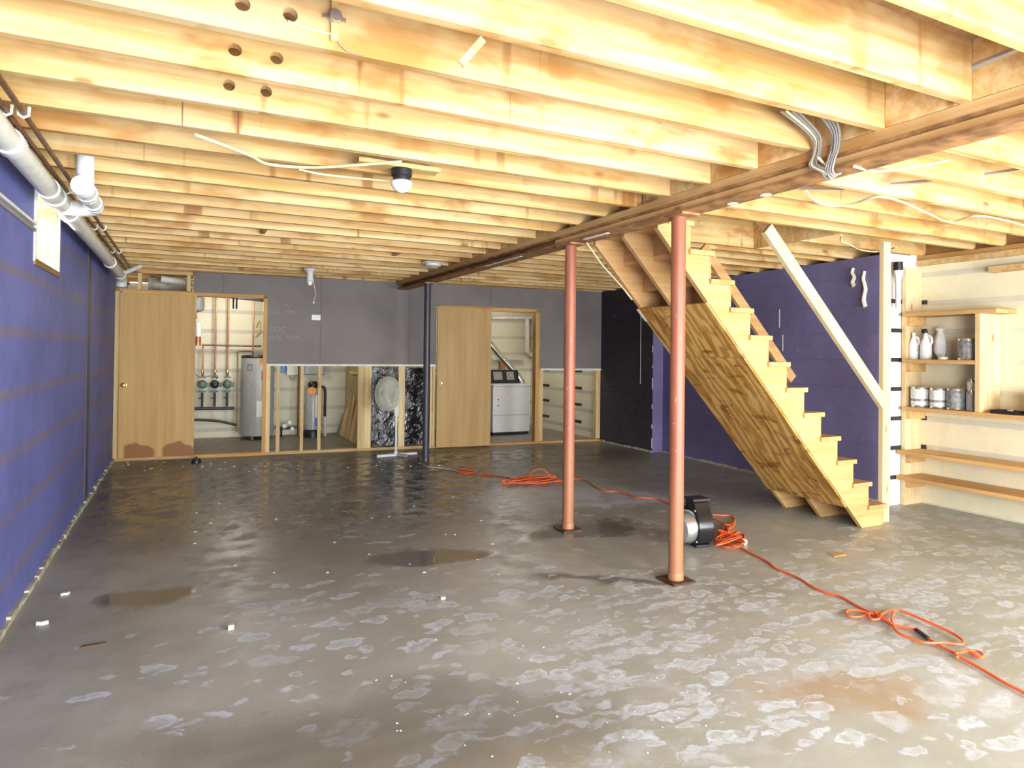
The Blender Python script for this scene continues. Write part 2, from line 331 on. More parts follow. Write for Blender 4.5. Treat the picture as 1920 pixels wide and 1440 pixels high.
def floormat():
    t = NT('wet_concrete'); p = t.coord(); x, y, z = t.sep(p)
    warp = t.n('ShaderNodeTexNoise'); t.set(warp.inputs['Vector'], p); t.set(warp.inputs['Scale'], 1.7); t.set(warp.inputs['Detail'], 4)
    wv = t.vmath('SUBTRACT', warp.outputs['Color'], (.5, .5, .5)).outputs[0]
    sc = t.n('ShaderNodeVectorMath', operation='SCALE'); t.set(sc.inputs[0], wv); sc.inputs['Scale'].default_value = .7
    q = t.vmath('ADD', p, sc.outputs[0]).outputs[0]
    def ell(cx, cy, rx, ry, soft=.35, rot=0, src=q):
        m = t.mapping(t.vmath('SUBTRACT', src, (cx, cy, 0)).outputs[0], (1, 1, 0), rot=(0, 0, -rot))
        d = t.vmath('LENGTH', t.vmath('DIVIDE', m, (rx, ry, 1)).outputs[0]).outputs['Value']
        return t.ramp(d, 1+soft, 1-soft)
    def mx(*a):
        o = a[0]
        for b in a[1:]: o = t.math('MAXIMUM', o, b)
        return o
    n = t.noise(p, .8, 3, .6); n2 = t.noise(p, 5, 4, .65)
    base = t.mix(t.ramp(n, .35, .65), (.325, .322, .262), (.42, .418, .365))
    base = t.mix(t.ramp(n2, .45, .72, 0, .5), base, (.25, .235, .165))
    # concrete soaked dark towards the far left
    soak = mx(ell(1.2, 7.4, 2.6, 2.5, .35), ell(3.5, 8.0, 2.6, 1.1, .35), t.math('MULTIPLY', ell(1.0, 10.5, 2.6, 1.1, .3), .8), t.math('MULTIPLY', ell(4.8, 10.0, 1.4, .9, .3), .5), t.math('MULTIPLY', ell(.9, 5.0, 1.2, 1.0, .7), .45), t.math('MULTIPLY', ell(4.6, 5.2, 1.0, .7, .5), .5))
    soakc = t.mix(t.ramp(n2, .4, .62), (.075, .060, .042), (.16, .13, .092))
    col = t.mix(t.math('MULTIPLY', soak, .8), base, soakc)
    # rusty patches with a shape of their own
    rust = mx(ell(2.55, 1.85, .34, .16, .5, -.5), t.math('MULTIPLY', ell(.75, 1.9, .5, .3, .5), .45))
    col = t.mix(t.math('MULTIPLY', rust, .6), col, (.36, .22, .09))
    run = t.math('MULTIPLY', t.ramp(t.math('ABSOLUTE', t.math('ADD', t.math('SUBTRACT', t.sep(q)[1], 3.25), t.math('MULTIPLY', t.math('SUBTRACT', t.sep(q)[0], 2.7), .55))), .09, .0), mx(ell(2.45, 3.4, .55, .55, .3)))
    col = t.mix(t.math('MULTIPLY', run, .7), col, (.07, .045, .025))
    # dried white scuffs: rounded blotches and dragged streaks
    sm = t.n('ShaderNodeVectorMath', operation='SCALE'); t.set(sm.inputs[0], t.vmath('SUBTRACT', t.n('ShaderNodeTexNoise').outputs['Color'], (.5, .5, .5)).outputs[0]); sm.inputs['Scale'].default_value = .16
    wn = sm.inputs[0].links[0].from_node.inputs[0].links[0].from_node; t.set(wn.inputs['Vector'], p); wn.inputs['Scale'].default_value = 9; wn.inputs['Detail'].default_value = 4
    q2 = t.vmath('ADD', p, sm.outputs[0]).outputs[0]
    area_ = mx(ell(2.3, 2.6, 1.1, .9, .7), ell(3.7, 2.2, 1.9, 1.1, .7), t.math('MULTIPLY', ell(2.2, 6.2, 1.3, 1.3, .6), .75), t.math('MULTIPLY', ell(.9, 3.3, 1.1, .8, .6), .55), ell(1.7, 2.2, 1.0, .8, .7), t.math('MULTIPLY', ell(5.4, 3.0, .9, .8, .5), .7), t.math('MULTIPLY', ell(3.2, 4.7, 1.2, .7, .5), .5))
    def blotch(scale, rot, thr, r0, r1):
        v = t.n('ShaderNodeTexVoronoi'); t.set(v.inputs['Vector'], t.mapping(q2, (1, 1.9, 1), rot=(0, 0, rot))); v.inputs['Scale'].default_value = scale
        keep = t.ramp(t.sep(v.outputs['Color'])[0], t.math('SUBTRACT', 1.0, t.math('MULTIPLY', area_, thr)), t.math('SUBTRACT', 1.02, t.math('MULTIPLY', area_, thr)))
        d = v.outputs['Distance']; body = t.ramp(d, r1, r0); rim = t.math('MULTIPLY', body, t.ramp(d, r0*.55, r0, .55, 1.0))
        return t.math('MULTIPLY', keep, rim)
    b1 = blotch(4.6, R(50), .74, .34, .42); b2 = blotch(8.0, R(20), .62, .34, .44); b3 = blotch(3.0, R(75), .30, .36, .50)
    st = t.noise(t.mapping(q2, (1.5, 13, 1), rot=(0, 0, R(50))), 1.0, 3, .55)
    s1 = t.ramp(t.math('SUBTRACT', st, t.ramp(area_, 0, 1, .80, .56)), 0, .05)
    st2 = t.noise(t.mapping(q2, (3, 9, 1), rot=(0, 0, R(15))), 1.0, 3, .6)
    s2 = t.math('MULTIPLY', t.ramp(st2, .63, .70), t.ramp(n, .45, .6, 0, .5))
    haze = t.math('MULTIPLY', t.ramp(n2, .48, .66), t.math('MULTIPLY', area_, .38))
    tex = t.noise(p, 17, 4, .7)
    scf = t.math('MULTIPLY', mx(b1, t.math('MULTIPLY', b2, .8), t.math('MULTIPLY', b3, .55), t.math('MULTIPLY', s1, .7), s2), t.ramp(tex, .34, .56, .25, 1.0))
    scf = mx(scf, haze)
    col = t.mix(t.math('MULTIPLY', scf, .85), col, (.58, .64, .70))
    pool = ell(3.35, 5.5, .95, .5, .35, -.2); col = t.mix(t.math('MULTIPLY', pool, t.ramp(n2, .35, .6, .25, .9)), col, (.52, .56, .60))
    # bright crumbs
    cr = t.voro(p, 26); col = t.mix(t.math('MULTIPLY', t.ramp(cr, .07, .045), t.ramp(n2, .5, .6)), col, (.70, .68, .62))
    # standing water
    wet = mx(ell(1.2, 6.9, 2.2, 1.8, .4), ell(2.9, 4.45, .5, .3, .3), ell(3.6, 7.9, 1.6, .7, .4))
    wet = t.math('MULTIPLY', wet, t.ramp(n2, .62, .48, 0, .62))
    clear = mx(ell(1.48, 4.33, .46, .16, .25), ell(-.16, 4.27, .27, .16, .35), t.math('MULTIPLY', ell(.55, 2.3, .75, .42, .5), .85), t.math('MULTIPLY', ell(2.85, 4.42, .45, .22, .3), .8))
    wet = mx(wet, clear)
    rough = t.math('ADD', t.ramp(n2, .35, .65, .34, .52), t.math('MULTIPLY', wet, -.32))
    rough = t.math('MAXIMUM', t.math('ADD', rough, t.math('MULTIPLY', scf, .15)), .06)
    rough = t.math('ADD', t.math('MULTIPLY', rough, t.math('SUBTRACT', 1.0, clear)), t.math('MULTIPLY', clear, .045))
    col = t.mix(t.math('MULTIPLY', clear, .5), col, (.10, .085, .06))
    col = t.mix(t.math('MULTIPLY', wet, .30), col, (.07, .06, .045))
    t.bump(t.noise(p, 22, 3, .65), t.math('MULTIPLY', t.math('SUBTRACT', 1.0, wet), .10), .01)
    return t.fin(col, rough, 0, .5)
M['floor'] = floormat()

# ================================================================== THE SETTING
XL, XR, XRD, XC = -.79, 6.10, 5.94, 6.35          # left wall, purple wall, dark wall, cream recess wall
YN, YF = -1.6, 11.42                              # wall behind the camera, far wall of the utility rooms
ZJ, ZS, ZB = 2.37, 2.605, 2.26                    # joist undersides, subfloor underside, beam underside
B('floor', M['floor'], None, XL-.3, 7.0, YN-.2, YF+.2, -.12, 0)['kind'] = 'structure'
fl = bpy.data.objects['floor']; fl.data.transform(Matrix.Translation(fl.location)); fl.location = (0, 0, 0)

# left wall with the small high window
wy0, wy1, wz0, wz1 = 4.62, 5.42, 1.89, 2.32
m = MB().box(XL-.3, XL, YN, wy0, 0, ZJ-.038).box(XL-.3, XL, wy1, YF, 0, ZJ-.038).box(XL-.3, XL, wy0, wy1, 0, wz0).box(XL-.3, XL, wy0, wy1, wz1, ZJ-.038)
wl = tag(m.build('wall_left', M['blue']), kind='structure')
wl_par = wl
def wkid(name, mat, *a):
    o = B(name, mat, None, *a); o.parent = wl; o.location = o.location-wl.location; return o
for z in (.53, .843, 1.156, 1.469, 1.782):
    pass
wkid('wall_joint_strip', plain('dark_joint', (.075, .065, .10), .6), XL-.002, XL+.008, 6.93, 7.13, 0.02, 2.3)
wkid('conduit_strip', M['wire'], XL-.002, XL+.012, 2.6, 4.6, 2.055, 2.075)
wkid('conduit_strip', M['pvc'], XL-.002, XL+.016, 2.6, 4.6, 2.09, 2.105)
wkid('sill_plate', M['rimwood'], XL-.14, XL+.03, YN, YF, ZJ-.038, ZJ)
m = MB(); y = 3.0
rnd = random.Random(3)
while y < 9.4:
    m.box(XL-.005, XL+.012+rnd.random()*.014, y, y+.14, 0, .018+rnd.random()*.022); y += .14
o = m.build('wall_foot_sealant', M['sealant']); o.parent = wl; o.location = o.location-wl.location
w1 = empty('window_1', (XL, (wy0+wy1)/2, wz0)); w1['kind'] = 'structure'
def wk(name, mat, *a):
    o = B(name, mat, None, *a); o.parent = w1; o.location = o.location-w1.location; return o
wood_rev = wood('window_reveal_wood', (.86, .74, .52), (.70, .48, .22), 2, .3, False)
wk('window_reveal', wood_rev, XL-.28, XL-.002, wy1-.018, wy1, wz0, wz1); wk('window_reveal', wood_rev, XL-.28, XL-.002, wy0, wy0+.018, wz0, wz1)
wk('window_head', wood_rev, XL-.28, XL-.002, wy0, wy1, wz1-.018, wz1)
wk('window_sill', M['rimwood'], XL-.28, XL+.012, wy0-.01, wy1+.01, wz0-.02, wz0+.016)
for ya in (wy0, wy1-.03): wk('window_trim', M['pvcw'], XL-.004, XL+.010, ya-.012 if ya == wy0 else ya+.012, (ya+.018 if ya == wy0 else ya+.042), wz0, wz1+.02)
for a in ((wy0+.018, wy0+.06, wz0+.016, wz1-.018), (wy1-.06, wy1-.018, wz0+.016, wz1-.018), (wy0+.06, wy1-.06, wz0+.016, wz0+.06), (wy0+.06, wy1-.06, wz1-.06, wz1-.018), ((wy0+wy1)/2-.015, (wy0+wy1)/2+.015, wz0+.06, wz1-.06)):
    wk('window_sash', M['pvcw'], XL-.28, XL-.24, *a)
for a in ((wy0+.06, (wy0+wy1)/2-.015), ((wy0+wy1)/2+.015, wy1-.06)): wk('pane', M['glass'], XL-.265, XL-.259, a[0], a[1], wz0+.06, wz1-.06)

# right wall: near-black stretch, purple stretch, white return, cream recess
YD = onx(1222, 851, XRD).y
def st(name, mat, *a): o = B(name, mat, None, *a); o['kind'] = 'structure'; return o
wrd = st('wall_right_dark', M['darkwall'], XRD, XRD+.5, YD, 8.95, 0, ZJ)
wrp = tag(MB().prism([(5.94, 4.055), (6.6, 4.055), (6.6, YD), (XR+.02, YD)], 'z', 0, ZJ).build('wall_right_purple', M['purple']), kind='structure')
def xr(y): return 5.94+(XR+.02-5.94)*(y-4.055)/(YD-4.055)
wret = st('wall_right_return', M['whitefoam'], XR-.16, XC+.2, 4.03, 4.053, 0, ZJ)
wrc = st('wall_right_cream', M['cream'], XC, XC+.25, YN, 4.03, 0, ZJ-.10)
def wpart(par, name, mat, *a):
    o = B(name, mat, None, *a); o.parent = par; o.location = o.location-par.location; return o
wpart(wrd, 'return_panel', M['purple'], XRD+.004, XR+.02, YD-.006, YD, 0, ZJ-.001)
rows = [.262+.2765*k for k in range(7)]
for z in rows: wpart(wret, 'plastic_tie', M['tie'], 5.955, 6.135, 4.022, 4.032, z-.019, z+.019)
for z in rows: wpart(wrc, 'plastic_tie', M['tie'], XC-.008, XC+.002, 3.935, 4.02, z-.02, z+.02)
wpart(wrc, 'sill_plate', M['studx'], XC-.03, XC+.2, YN, 4.03, ZJ-.10, ZJ-.045)
wpart(wrc, 'sill_plate', M['rimwood'], XC-.02, XC+.2, YN, 4.03, ZJ-.045, ZJ)
wpart(wrc, 'ledger_board', M['studx'], XC-.09, XC, 2.6, 3.35, 2.14, 2.19)
for par, x, ya, yb in ((wrd, lambda y: XRD, YD, 8.86), (wrp, xr, 4.1, YD)):
    m = MB(); y = ya; rnd = random.Random(5)
    while y < yb: m.box(x(y)-.008-rnd.random()*.012, x(y)+.012, y, min(y+.13, yb), 0, .014+rnd.random()*.016); y += .13
    o = m.build('wall_foot_sealant', M['sealant']); o.parent = par; o.location = o.location-par.location
for z0_, z1_ in ((.06, .2), (.34, .40), (.62, .68), (.9, 1.05), (1.2, 1.23), (1.42, 1.52)): wpart(wrd, 'chipped_edge', M['whitefoam'], XRD-.003, XRD+.003, YD-.003, YD+.010, z0_, z1_)
for (x, y0, y1) in ((1202, 578, 720),): 
    p0, p1 = onx(x, y0, XRD-.004), onx(x-1, y1, XRD-.004); wpart(wrd, 'hanging_string', M['paper'], XRD-.008, XRD-.003, p0.y-.004, p0.y+.004, p1.z, p0.z)
for (x, y0, y1) in ((1462, 580, 614), (1468, 628, 658), (1318, 500, 525)):
    p0 = onx(x, y0, 6.05); p0 = onx(x, y0, xr(p0.y)); p1 = onx(x, y1, xr(p0.y)); wpart(wrp, 'paint_scrape', M['paper'], xr(p0.y)-.003, xr(p0.y)+.002, p0.y-.006, p0.y+.006, p1.z, p0.z)
for (x, y0, y1, wd) in ((1600, 506, 536, .022), (1621, 512, 575, .022)):
    p0, p1 = ony(x, y0, 4.70), ony(x, y1, 4.70)
    p0 = onx(x, y0, 5.95); p0 = onx(x, y0, xr(p0.y)-.012); p1 = onx(x, y1, xr(p0.y)-.012)
    m = MB(); pts = [(p0.x, p0.y, p0.z+.02)]+[(p0.x-.004*math.sin(k), p0.y+.012*math.sin(k*1.7), p0.z+(p1.z-p0.z)*k/6) for k in range(1, 7)]
    o = m.tube(smoothpath(pts, 3), .016, 7, r1=.022).build('foam_drip', M['foamdrip'], smooth=True); o.parent = wrp; o.location = o.location-wrp.location

# wall behind the camera with two wide daylight openings
m = MB().box(XL-.3, -.4, YN-.2, YN, 0, ZS).box(2.2, 3.3, YN-.2, YN, 0, ZS).box(5.9, 6.7, YN-.2, YN, 0, ZS).box(-.4, 2.2, YN-.2, YN, 2.1, ZS).box(3.3, 5.9, YN-.2, YN, 2.1, ZS)
tag(m.build('wall_front', M['plainwall']), kind='structure')
# utility room shell
wf = st('wall_utility_far', M['mechwall'], XL-.3, 6.9, YF, YF+.25, 0, ZJ)
wur = st('wall_utility_right', M['mechwall'], 6.02, 6.5, 8.95, YF, 0, ZJ)
wpt = st('wall_partition', M['olive'], 2.45, 2.56, 9.42, YF, 0, ZJ)
for z in (.23, .52, .80, 1.09):
    wpart(wur, 'plastic_tie', M['tie'], 6.012, 6.022, 9.55, 9.86, z-.022, z+.022)
    wpart(wur, 'plastic_tie', M['tie'], 6.012, 6.022, 10.66, 10.92, z-.032, z+.012)
wpart(wur, 'blue_clip', M['blue_label'], 5.99, 6.022, 9.86, 9.885, .20, .32)

# ------------------------------------------------------------------ ceiling: subfloor, joists, blocking, straps
SW = (2.86, 4.62, 3.56, 4.44)                       # stair well in the subfloor
ceil = st('ceiling', M['subfloor'], XL-.3, 7.0, YN-.2, 11.7, ZS+.04, ZS+.06)
ceil.data = ceil.data.copy()
m = MB().box(XL-.3, SW[0], YN-.2, 11.7, ZS+.02, ZS+.05).box(SW[1], 7.0, YN-.2, 11.7, ZS+.02, ZS+.05).box(SW[0], SW[1], YN-.2, SW[2], ZS+.02, ZS+.05).box(SW[0], SW[1], SW[3], 11.7, ZS+.02, ZS+.05)
bpy.data.objects.remove(ceil); ceil = tag(m.build('ceiling', M['subfloor']), kind='structure')
CZ = ceil.location.copy()
def ckid(o): o.parent = ceil; o.location = o.location-CZ; return o
def cwrap(mb, name, mat, **k): return ckid(mb.build(name, mat, None, **k))
bw_ = .145; x = XL
src = None
while x < 6.45:
    if x+bw_ > SW[0] and x < SW[1]:
        cwrap(MB().box(x+.0015, x+bw_-.0015, YN, SW[2], ZS, ZS+.02), 'subfloor_board', M['subfloor'])
        cwrap(MB().box(x+.0015, x+bw_-.0015, SW[3], 11.6, ZS, ZS+.02), 'subfloor_board', M['subfloor'])
    elif src is None:
        src = cwrap(MB().box(x+.0015, x+bw_-.0015, YN, 11.6, ZS, ZS+.02), 'subfloor_board', M['subfloor']); sx0 = x; sl = src.location.copy()
    else:
        kid(src, ceil, sl+Vector((x-sx0, 0, 0)))
    x += bw_
SP, Y0 = .349, 1.52                                  # joist spacing; far face of the first joist seen whole
JT = .038
jl = jr = None; joists = {}
HOLES = {2: (2.218,), 3: (), 4: ()}
def joist_mesh(x0, x1): return MB().box(x0, x1, -JT, 0, ZJ, ZS)
for k in range(-8, 29):
    yk = Y0+SP*k
    if yk > YF: break
    if k in (2, 3, 4):                               # three joists bored for pipes
        ox = joist_mesh(XL, 2.78).build('joist', M['joist']); ox.location.y += yk
        cut = MB()
        for hx in (.14, .28): cut.lathe([(.023, -.2), (.023, .2)], 16, (hx, yk, 2.455), (0, 1, 0))
        co = cut.build('cutter', M['joist']); bm = ox.modifiers.new('b', 'BOOLEAN'); bm.object = co; bm.solver = 'EXACT'
        dg = bpy.context.evaluated_depsgraph_get(); nm_ = bpy.data.meshes.new_from_object(ox.evaluated_get(dg)); ox.modifiers.clear(); ox.data = nm_
        bpy.data.objects.remove(co); ckid(ox)
    elif jl is None:
        jl = joist_mesh(XL, 2.78).build('joist', M['joist']); jl.location.y += yk; ckid(jl); jl0 = yk; jll = jl.location.copy()
    else: kid(jl, ceil, jll+Vector((0, yk-jl0, 0)))
    yr = yk+JT+.003
    if yr-JT < SW[3]+.0 and yr > SW[2]: continue      # left out for the stair well
    if jr is None:
        jr = joist_mesh(2.70, XC+.1).build('joist', M['joist']); jr.location.y += yr; ckid(jr); jr0 = yr; jrl = jr.location.copy()
    else: kid(jr, ceil, jrl+Vector((0, yr-jr0, 0)))
# trimmers and header round the stair well, ends of the cut joists
cwrap(MB().box(2.70, XC+.1, SW[2]-.042, SW[2]-.004, ZJ, ZS), 'trimmer_joist', M['joist'])
cwrap(MB().box(2.70, XC+.1, SW[3]+.004, SW[3]+.042, ZJ, ZS), 'trimmer_joist', M['joist'])
cwrap(MB().box(SW[1]+.002, SW[1]+.04, SW[2]-.004, SW[3]+.004, ZJ, ZS), 'well_header', M['joist'])
cwrap(MB().box(SW[1]+.04, XC+.1, 3.965, 4.003, ZJ, ZS), 'joist', M['joist'])
# solid blocking over the beam
bl = None
for k in range(-1, 23):
    yk = Y0+SP*k
    if SW[2]-.1 < yk+.2 < SW[3]+.1: continue
    if bl is None:
        bl = cwrap(MB().box(2.655, 2.69, yk+.002, yk+SP-JT-.002, ZJ+.002, ZS-.002), 'blocking', M['joist']); b0 = yk; bll = bl.location.copy()
    else: kid(bl, ceil, bll+Vector((0, yk-b0, 0)))
cwrap(MB().box(XL-.02, XL+.018, YN, 11.5, ZJ+.001, ZS-.001), 'rim_board', M['rimwood'])
cwrap(MB().box(XC+.02, XC+.06, YN, 4.05, ZJ+.001, ZS-.001), 'rim_board', M['rimwood']); cwrap(MB().box(XR+.14, XR+.18, 4.05, 11.5, ZJ+.001, ZS-.001), 'rim_board', M['rimwood'])
# steel bridging straps between the joists of the right bay
for (xa, ya), (xb_, yb) in (((1668, 347), (1768, 339)), ((1846, 329), (1950, 314)), ((1822, 128), (1950, 77)), ((1500, 355), (1580, 357))):
    pa, pb = onz(xa, ya, 2.40), onz(xb_, yb, 2.43); cwrap(MB().bar(pa, pb, .030, .004).bar(pa+Vector((0, 0, .008)), pb+Vector((0, 0, .008)), .004, .016), 'bridging_strap', M['steel'])
for px, py, k in ((885, 97, 1),):
    pp = ony(px, py, Y0+SP*(k)-JT-.004); cwrap(MB().bar((pp.x-.035, pp.y, pp.z-.045), (pp.x+.035, pp.y, pp.z+.045), .008, .022), 'wood_cleat', M['joist'])
# bits of blocking seen among the joists
for xb, k in ((.55, 12), (1.9, 14), (4.6, 11), (5.2, 15)):
    yk = Y0+SP*k; cwrap(MB().box(xb, xb+.038, yk+.002+(JT if xb > 2.7 else 0), yk+SP-JT-.002+(JT if xb > 2.7 else 0), ZJ+.01, ZS-.002), 'blocking', M['joist'])
# closed shaft above the stairs, unseen, added to keep sky light out
m = MB().box(SW[0]-.1, SW[0], SW[2]-.1, SW[3]+.1, ZS+.051, 3.7).box(SW[1], SW[1]+.1, SW[2]-.1, SW[3]+.1, ZS+.051, 3.7).box(SW[0], SW[1], SW[2]-.1, SW[2], ZS+.051, 3.7).box(SW[0], SW[1], SW[3], SW[3]+.1, ZS+.051, 3.7).box(SW[0], SW[1], SW[2], SW[3], 3.65, 3.7)
tag(m.build('wall_stairwell_skyblock', M['plainwall']), kind='structure')

# ------------------------------------------------------------------ the beam and its posts
bm_ = empty('steel_beam', (2.745, 3.5, ZB), 'long rusty steel beam with a plank on top carrying the joists', 'beam')
def bk(name, mat, mb): o = mb.build(name, mat); o.parent = bm_; o.location = o.location-bm_.location; return o
BY0, BY1 = YN+.02, 9.10
bk('nailer_plank', M['beamwood'], MB().box(2.655, 2.84, BY0, BY1, ZJ-.042, ZJ))
bk('top_flange', M['rust'], MB().box(2.67, 2.82, BY0, BY1, ZJ-.054, ZJ-.042))
bk('web', M['rust'], MB().box(2.738, 2.752, BY0, BY1, ZB+.012, ZJ-.054))
bk('bottom_flange', M['rust'], MB().box(2.67, 2.82, BY0, BY1, ZB, ZB+.012))
bk('side_plank', M['beamwood'], MB().box(2.692, 2.738, BY0, 4.7, ZB+.012, ZJ-.056))
for px, py in ((1375, 382), (1440, 366)):  # white discs stand in for spots of light reflected on the flange
    p = onz(px, py, ZB); bk('white_glint_disc', M['white'], MB().lathe([(.030, -.004), (.030, 0.0)], 20, (min(max(p.x, 2.70), 2.785), p.y, ZB)))
bk('white_strip', M['white'], MB().box(2.68, 2.712, 3.95, 4.26, ZB-.004, ZB))
bk('white_strip', M['pvc'], MB().box(2.675, 2.70, 5.3, 6.1, ZB-.004, ZB))
def post(px, py, mat, label, r=.045, plate=True):
    p = onz(px, py); x = 2.735
    e = empty('support_post', (x, p.y, 0), label, 'post')
    MB().lathe([(r, .012), (r, ZB-.014)], 28).build('tube', mat, e, smooth=True)
    (MB().box(-.085, .085, -.085, .085, 0, .012) if plate else MB().lathe([(.05, 0), (.05, .012)], 24)).build('base_plate', M['darkrust'], e)
    MB().box(-.07, .07, -.11, .11, ZB-.014, ZB).build('top_plate', M['rust'], e)
    MB().lathe([(r+.004, .012), (r+.004, .05), (r, .058)], 28).build('collar', mat, e, smooth=True)
    return e
post(1270, 1088, M['redpost'], 'red painted steel post nearest the camera, in front of the blower')
post(1063, 993, M['redpost'], 'red painted steel post farther back, left of the stairs')
post(799, 866, M['greypost'], 'charcoal painted steel post beside the white pedestal fan', .042, False)

# ================================================================== BACK WALL: drywall cut away below, framing bare
uL, uE = 0.0, bu(1131)
def zb(x, y): return onbw(x, y)[1]
u_dw0 = bu(361); u_d1r = bu(499); u_d2l = bu(817); u_d2r = bu(1011)
z_h1 = zb(430, 551); z_h2 = zb(960, 579); z_c1 = 1.205; z_c2 = 1.150
wbm = MB()
for a in ((u_dw0, u_d1r, z_h1, ZJ), (u_d1r, u_d2l, z_c1, ZJ), (u_d2l, u_d2r, z_h2, ZJ), (u_d2r, uE+.02, z_c2, ZJ)): wbm.box(a[0], a[1], 0, .013, a[2], a[3])
me = bpy.data.meshes.new('wall_back'); me.from_pydata([tuple(p) for p in wbm.v], [], wbm.f); me.materials.append(M['drywall'])
wb = bpy.data.objects.new('wall_back', me); scene.collection.objects.link(wb); wb.location = BO; wb.rotation_euler.z = BA; wb['kind'] = 'structure'
def wbk(name, mat, u0, u1, z0, z1, d0=.014, d1=.103): return MB().box(u0, u1, d0, d1, z0, z1).build(name, mat, wb)
wbk('cut_edge', M['gypsum'], u_d1r, u_d2l, z_c1-.028, z_c1+.001, -.002, .016)
wbk('cut_edge', M['gypsum'], u_d2r+.03, uE, z_c2-.028, z_c2+.001, -.002, .016)
PH = .038
wbk('bottom_plate', M['studx'], .02, bu(366), 0, PH); wbk('bottom_plate', M['orangex'], bu(366), u_d1r, 0, PH, .004); wbk('bottom_plate', M['studx'], u_d1r, u_d2l, 0, PH)
wbk('bottom_plate', M['orangex'], u_d2l, uE, 0, PH*.7)
for a, b in ((499, 507), (519, 526), (564, 570), (597, 603), (672, 685), (685.3, 697), (748, 760), (807.5, 811.5), (812.5, 817)): wbk('stud', M['stud'], bu(a), bu(b), PH, z_c1-.029)
for a, b in ((1011.5, 1019), (1119, 1130)): wbk('stud', M['stud'], bu(a), bu(b), PH, z_c2-.029)
wbk('stud', M['stud'], bu(214), bu(222.5), PH, 2.125, -.02); wbk('head_plate', M['studx'], bu(214), bu(262), 2.09, 2.128, -.02)
for a, b in ((258, 264.5), (350, 357)): wbk('stud', M['stud'], bu(a, 540), bu(b, 540), 2.09, ZJ-.042)
wbk('head_plate', M['studx'], bu(262), bu(360), 2.085, 2.122); wbk('top_plate', M['studx'], bu(256, 540), bu(361, 540), ZJ-.04, ZJ-.002)
wbk('door_jamb', M['orange'], bu(492.5), bu(499.5), PH, z_h1, -.012, .11); wbk('door_lintel', M['orangex'], bu(362), bu(499.5), z_h1-.045, z_h1, -.012, .11)
wbk('door_jamb', M['orange'], bu(1003.5), bu(1011), PH*.7, z_h2, -.012, .11); wbk('door_lintel', M['orangex'], bu(914), bu(1011), z_h2-.045, z_h2+.005, -.012, .11)
wbk('light_switch_plate', M['white'], *[bu(584.5, 596), bu(601, 596)], 1.80, 1.872, -.008, 0)
for k in range(7): wbk('splintered_edge', M['studx'], u_dw0-.012-.01*(k % 3), u_dw0+.004, 2.09+.035*k, 2.112+.035*k, .002, .014)
# chalk notes
def chalk(txt, px, py, size):
    u, z = onbw(px, py); c = bpy.data.curves.new('chalk_note', 'FONT'); c.body = txt; c.size = size; c.extrude = .0006
    o = bpy.data.objects.new('chalk_note', c); scene.collection.objects.link(o); dg = bpy.context.evaluated_depsgraph_get()
    me = bpy.data.meshes.new_from_object(o.evaluated_get(dg)); bpy.data.objects.remove(o)
    me.materials.clear(); me.materials.append(M['chalk']); q = bpy.data.objects.new('chalk_note', me); scene.collection.objects.link(q)
    q.parent = wb; q.rotation_euler = (R(90), 0, 0); q.location = (u, -.0015, z)
for t_ in (('D A', 503, 590, .09), ('90%', 534, 589, .085), ('LOC', 506, 622, .10), ('48.10', 503, 636, .075), ('48.19', 536, 635, .075), ('Fur', 534, 577, .07)): chalk(*t_)
# sliding doors
def flush_door(px0, px1, z0, z1, knob_px, label, stain):
    u0, u1 = bu(px0), bu(px1); p = BO+BE*u0+BN*(-.062)
    e = empty('flush_door', (p.x, p.y, 0), label, 'door', BA)
    MB().box(0, u1-u0, 0, .035, z0, z1).build('slab', M['door_wet'] if stain else M['door'], e, bevel=.002)
    ku = bu(knob_px)-u0
    k = MB().lathe([(.030, 0), (.030, .006), (.010, .008), (.010, .03), (.026, .036), (.028, .05), (.018, .062), (0, .064)], 20, (ku, 0, .94), (0, -1, 0)).build('knob', M['brass'], e, smooth=True)
    MB().box(.02, u1-u0-.02, .008, .028, z1-.002, z1+.035).build('hanger_rail', M['orangex'], e)
    return e
flush_door(225, 366, .045, 2.07, 235, 'flush wooden door with dark water stains along its bottom, by the blue wall', True)
flush_door(817.5, 918, .012, 2.03, 824.5, 'flush wooden door between the charcoal post and the laundry opening', False)
def wp(par, name, mat, mb, **k):                    # piece given in room coordinates, hung under an unrotated thing
    o = mb.build(name, mat, None, **k); o.parent = par; o.location = o.location-par.location; return o

# ================================================================== STAIRS
RISE, RUN = .1955, .19
sx = lambda i: 5.243-RUN*i
sz = lambda i: .175+RISE*i
stair = empty('staircase', (4.3, 4.0, 0), 'open wooden basement staircase with plywood underneath, rising to the beam', 'staircase')
TT = .036
slope = 1.068; xb0 = 4.967
def low(x): return slope*(xb0-x)
NST = 12
def stringer(y0, y1):
    top = [(sx(0)-.022, 0), (sx(0)-.022, sz(0)-TT)]
    for i in range(NST):
        top.append((sx(i+1)-.022, sz(i)-TT))
        if i < NST-1: top.append((sx(i+1)-.022, sz(i+1)-TT))
    xe = 2.862
    top += [(sx(NST)-.022, ZS-.01), (xe, ZS-.01), (xe, low(xe))] if sx(NST)-.022 > xe else [(xe, low(xe))]
    poly = [(xb0, 0)]+top
    m = MB(); b = 0
    # sawtooth board as a fan of quads along the lower edge
    xs = sorted(set([round(p[0], 4) for p in poly]))
    m.prism(poly, 'y', y0, y1)
    return m
for y0 in (3.60, 3.985, 4.362): wp(stair, 'stringer', M['stair'], stringer(y0, y0+.038))
tr = wp(stair, 'tread', M['stairy'], MB().box(sx(0)-RUN-.022, sx(0)+.012, 3.578, 4.425, sz(0)-TT, sz(0)), bevel=.004)
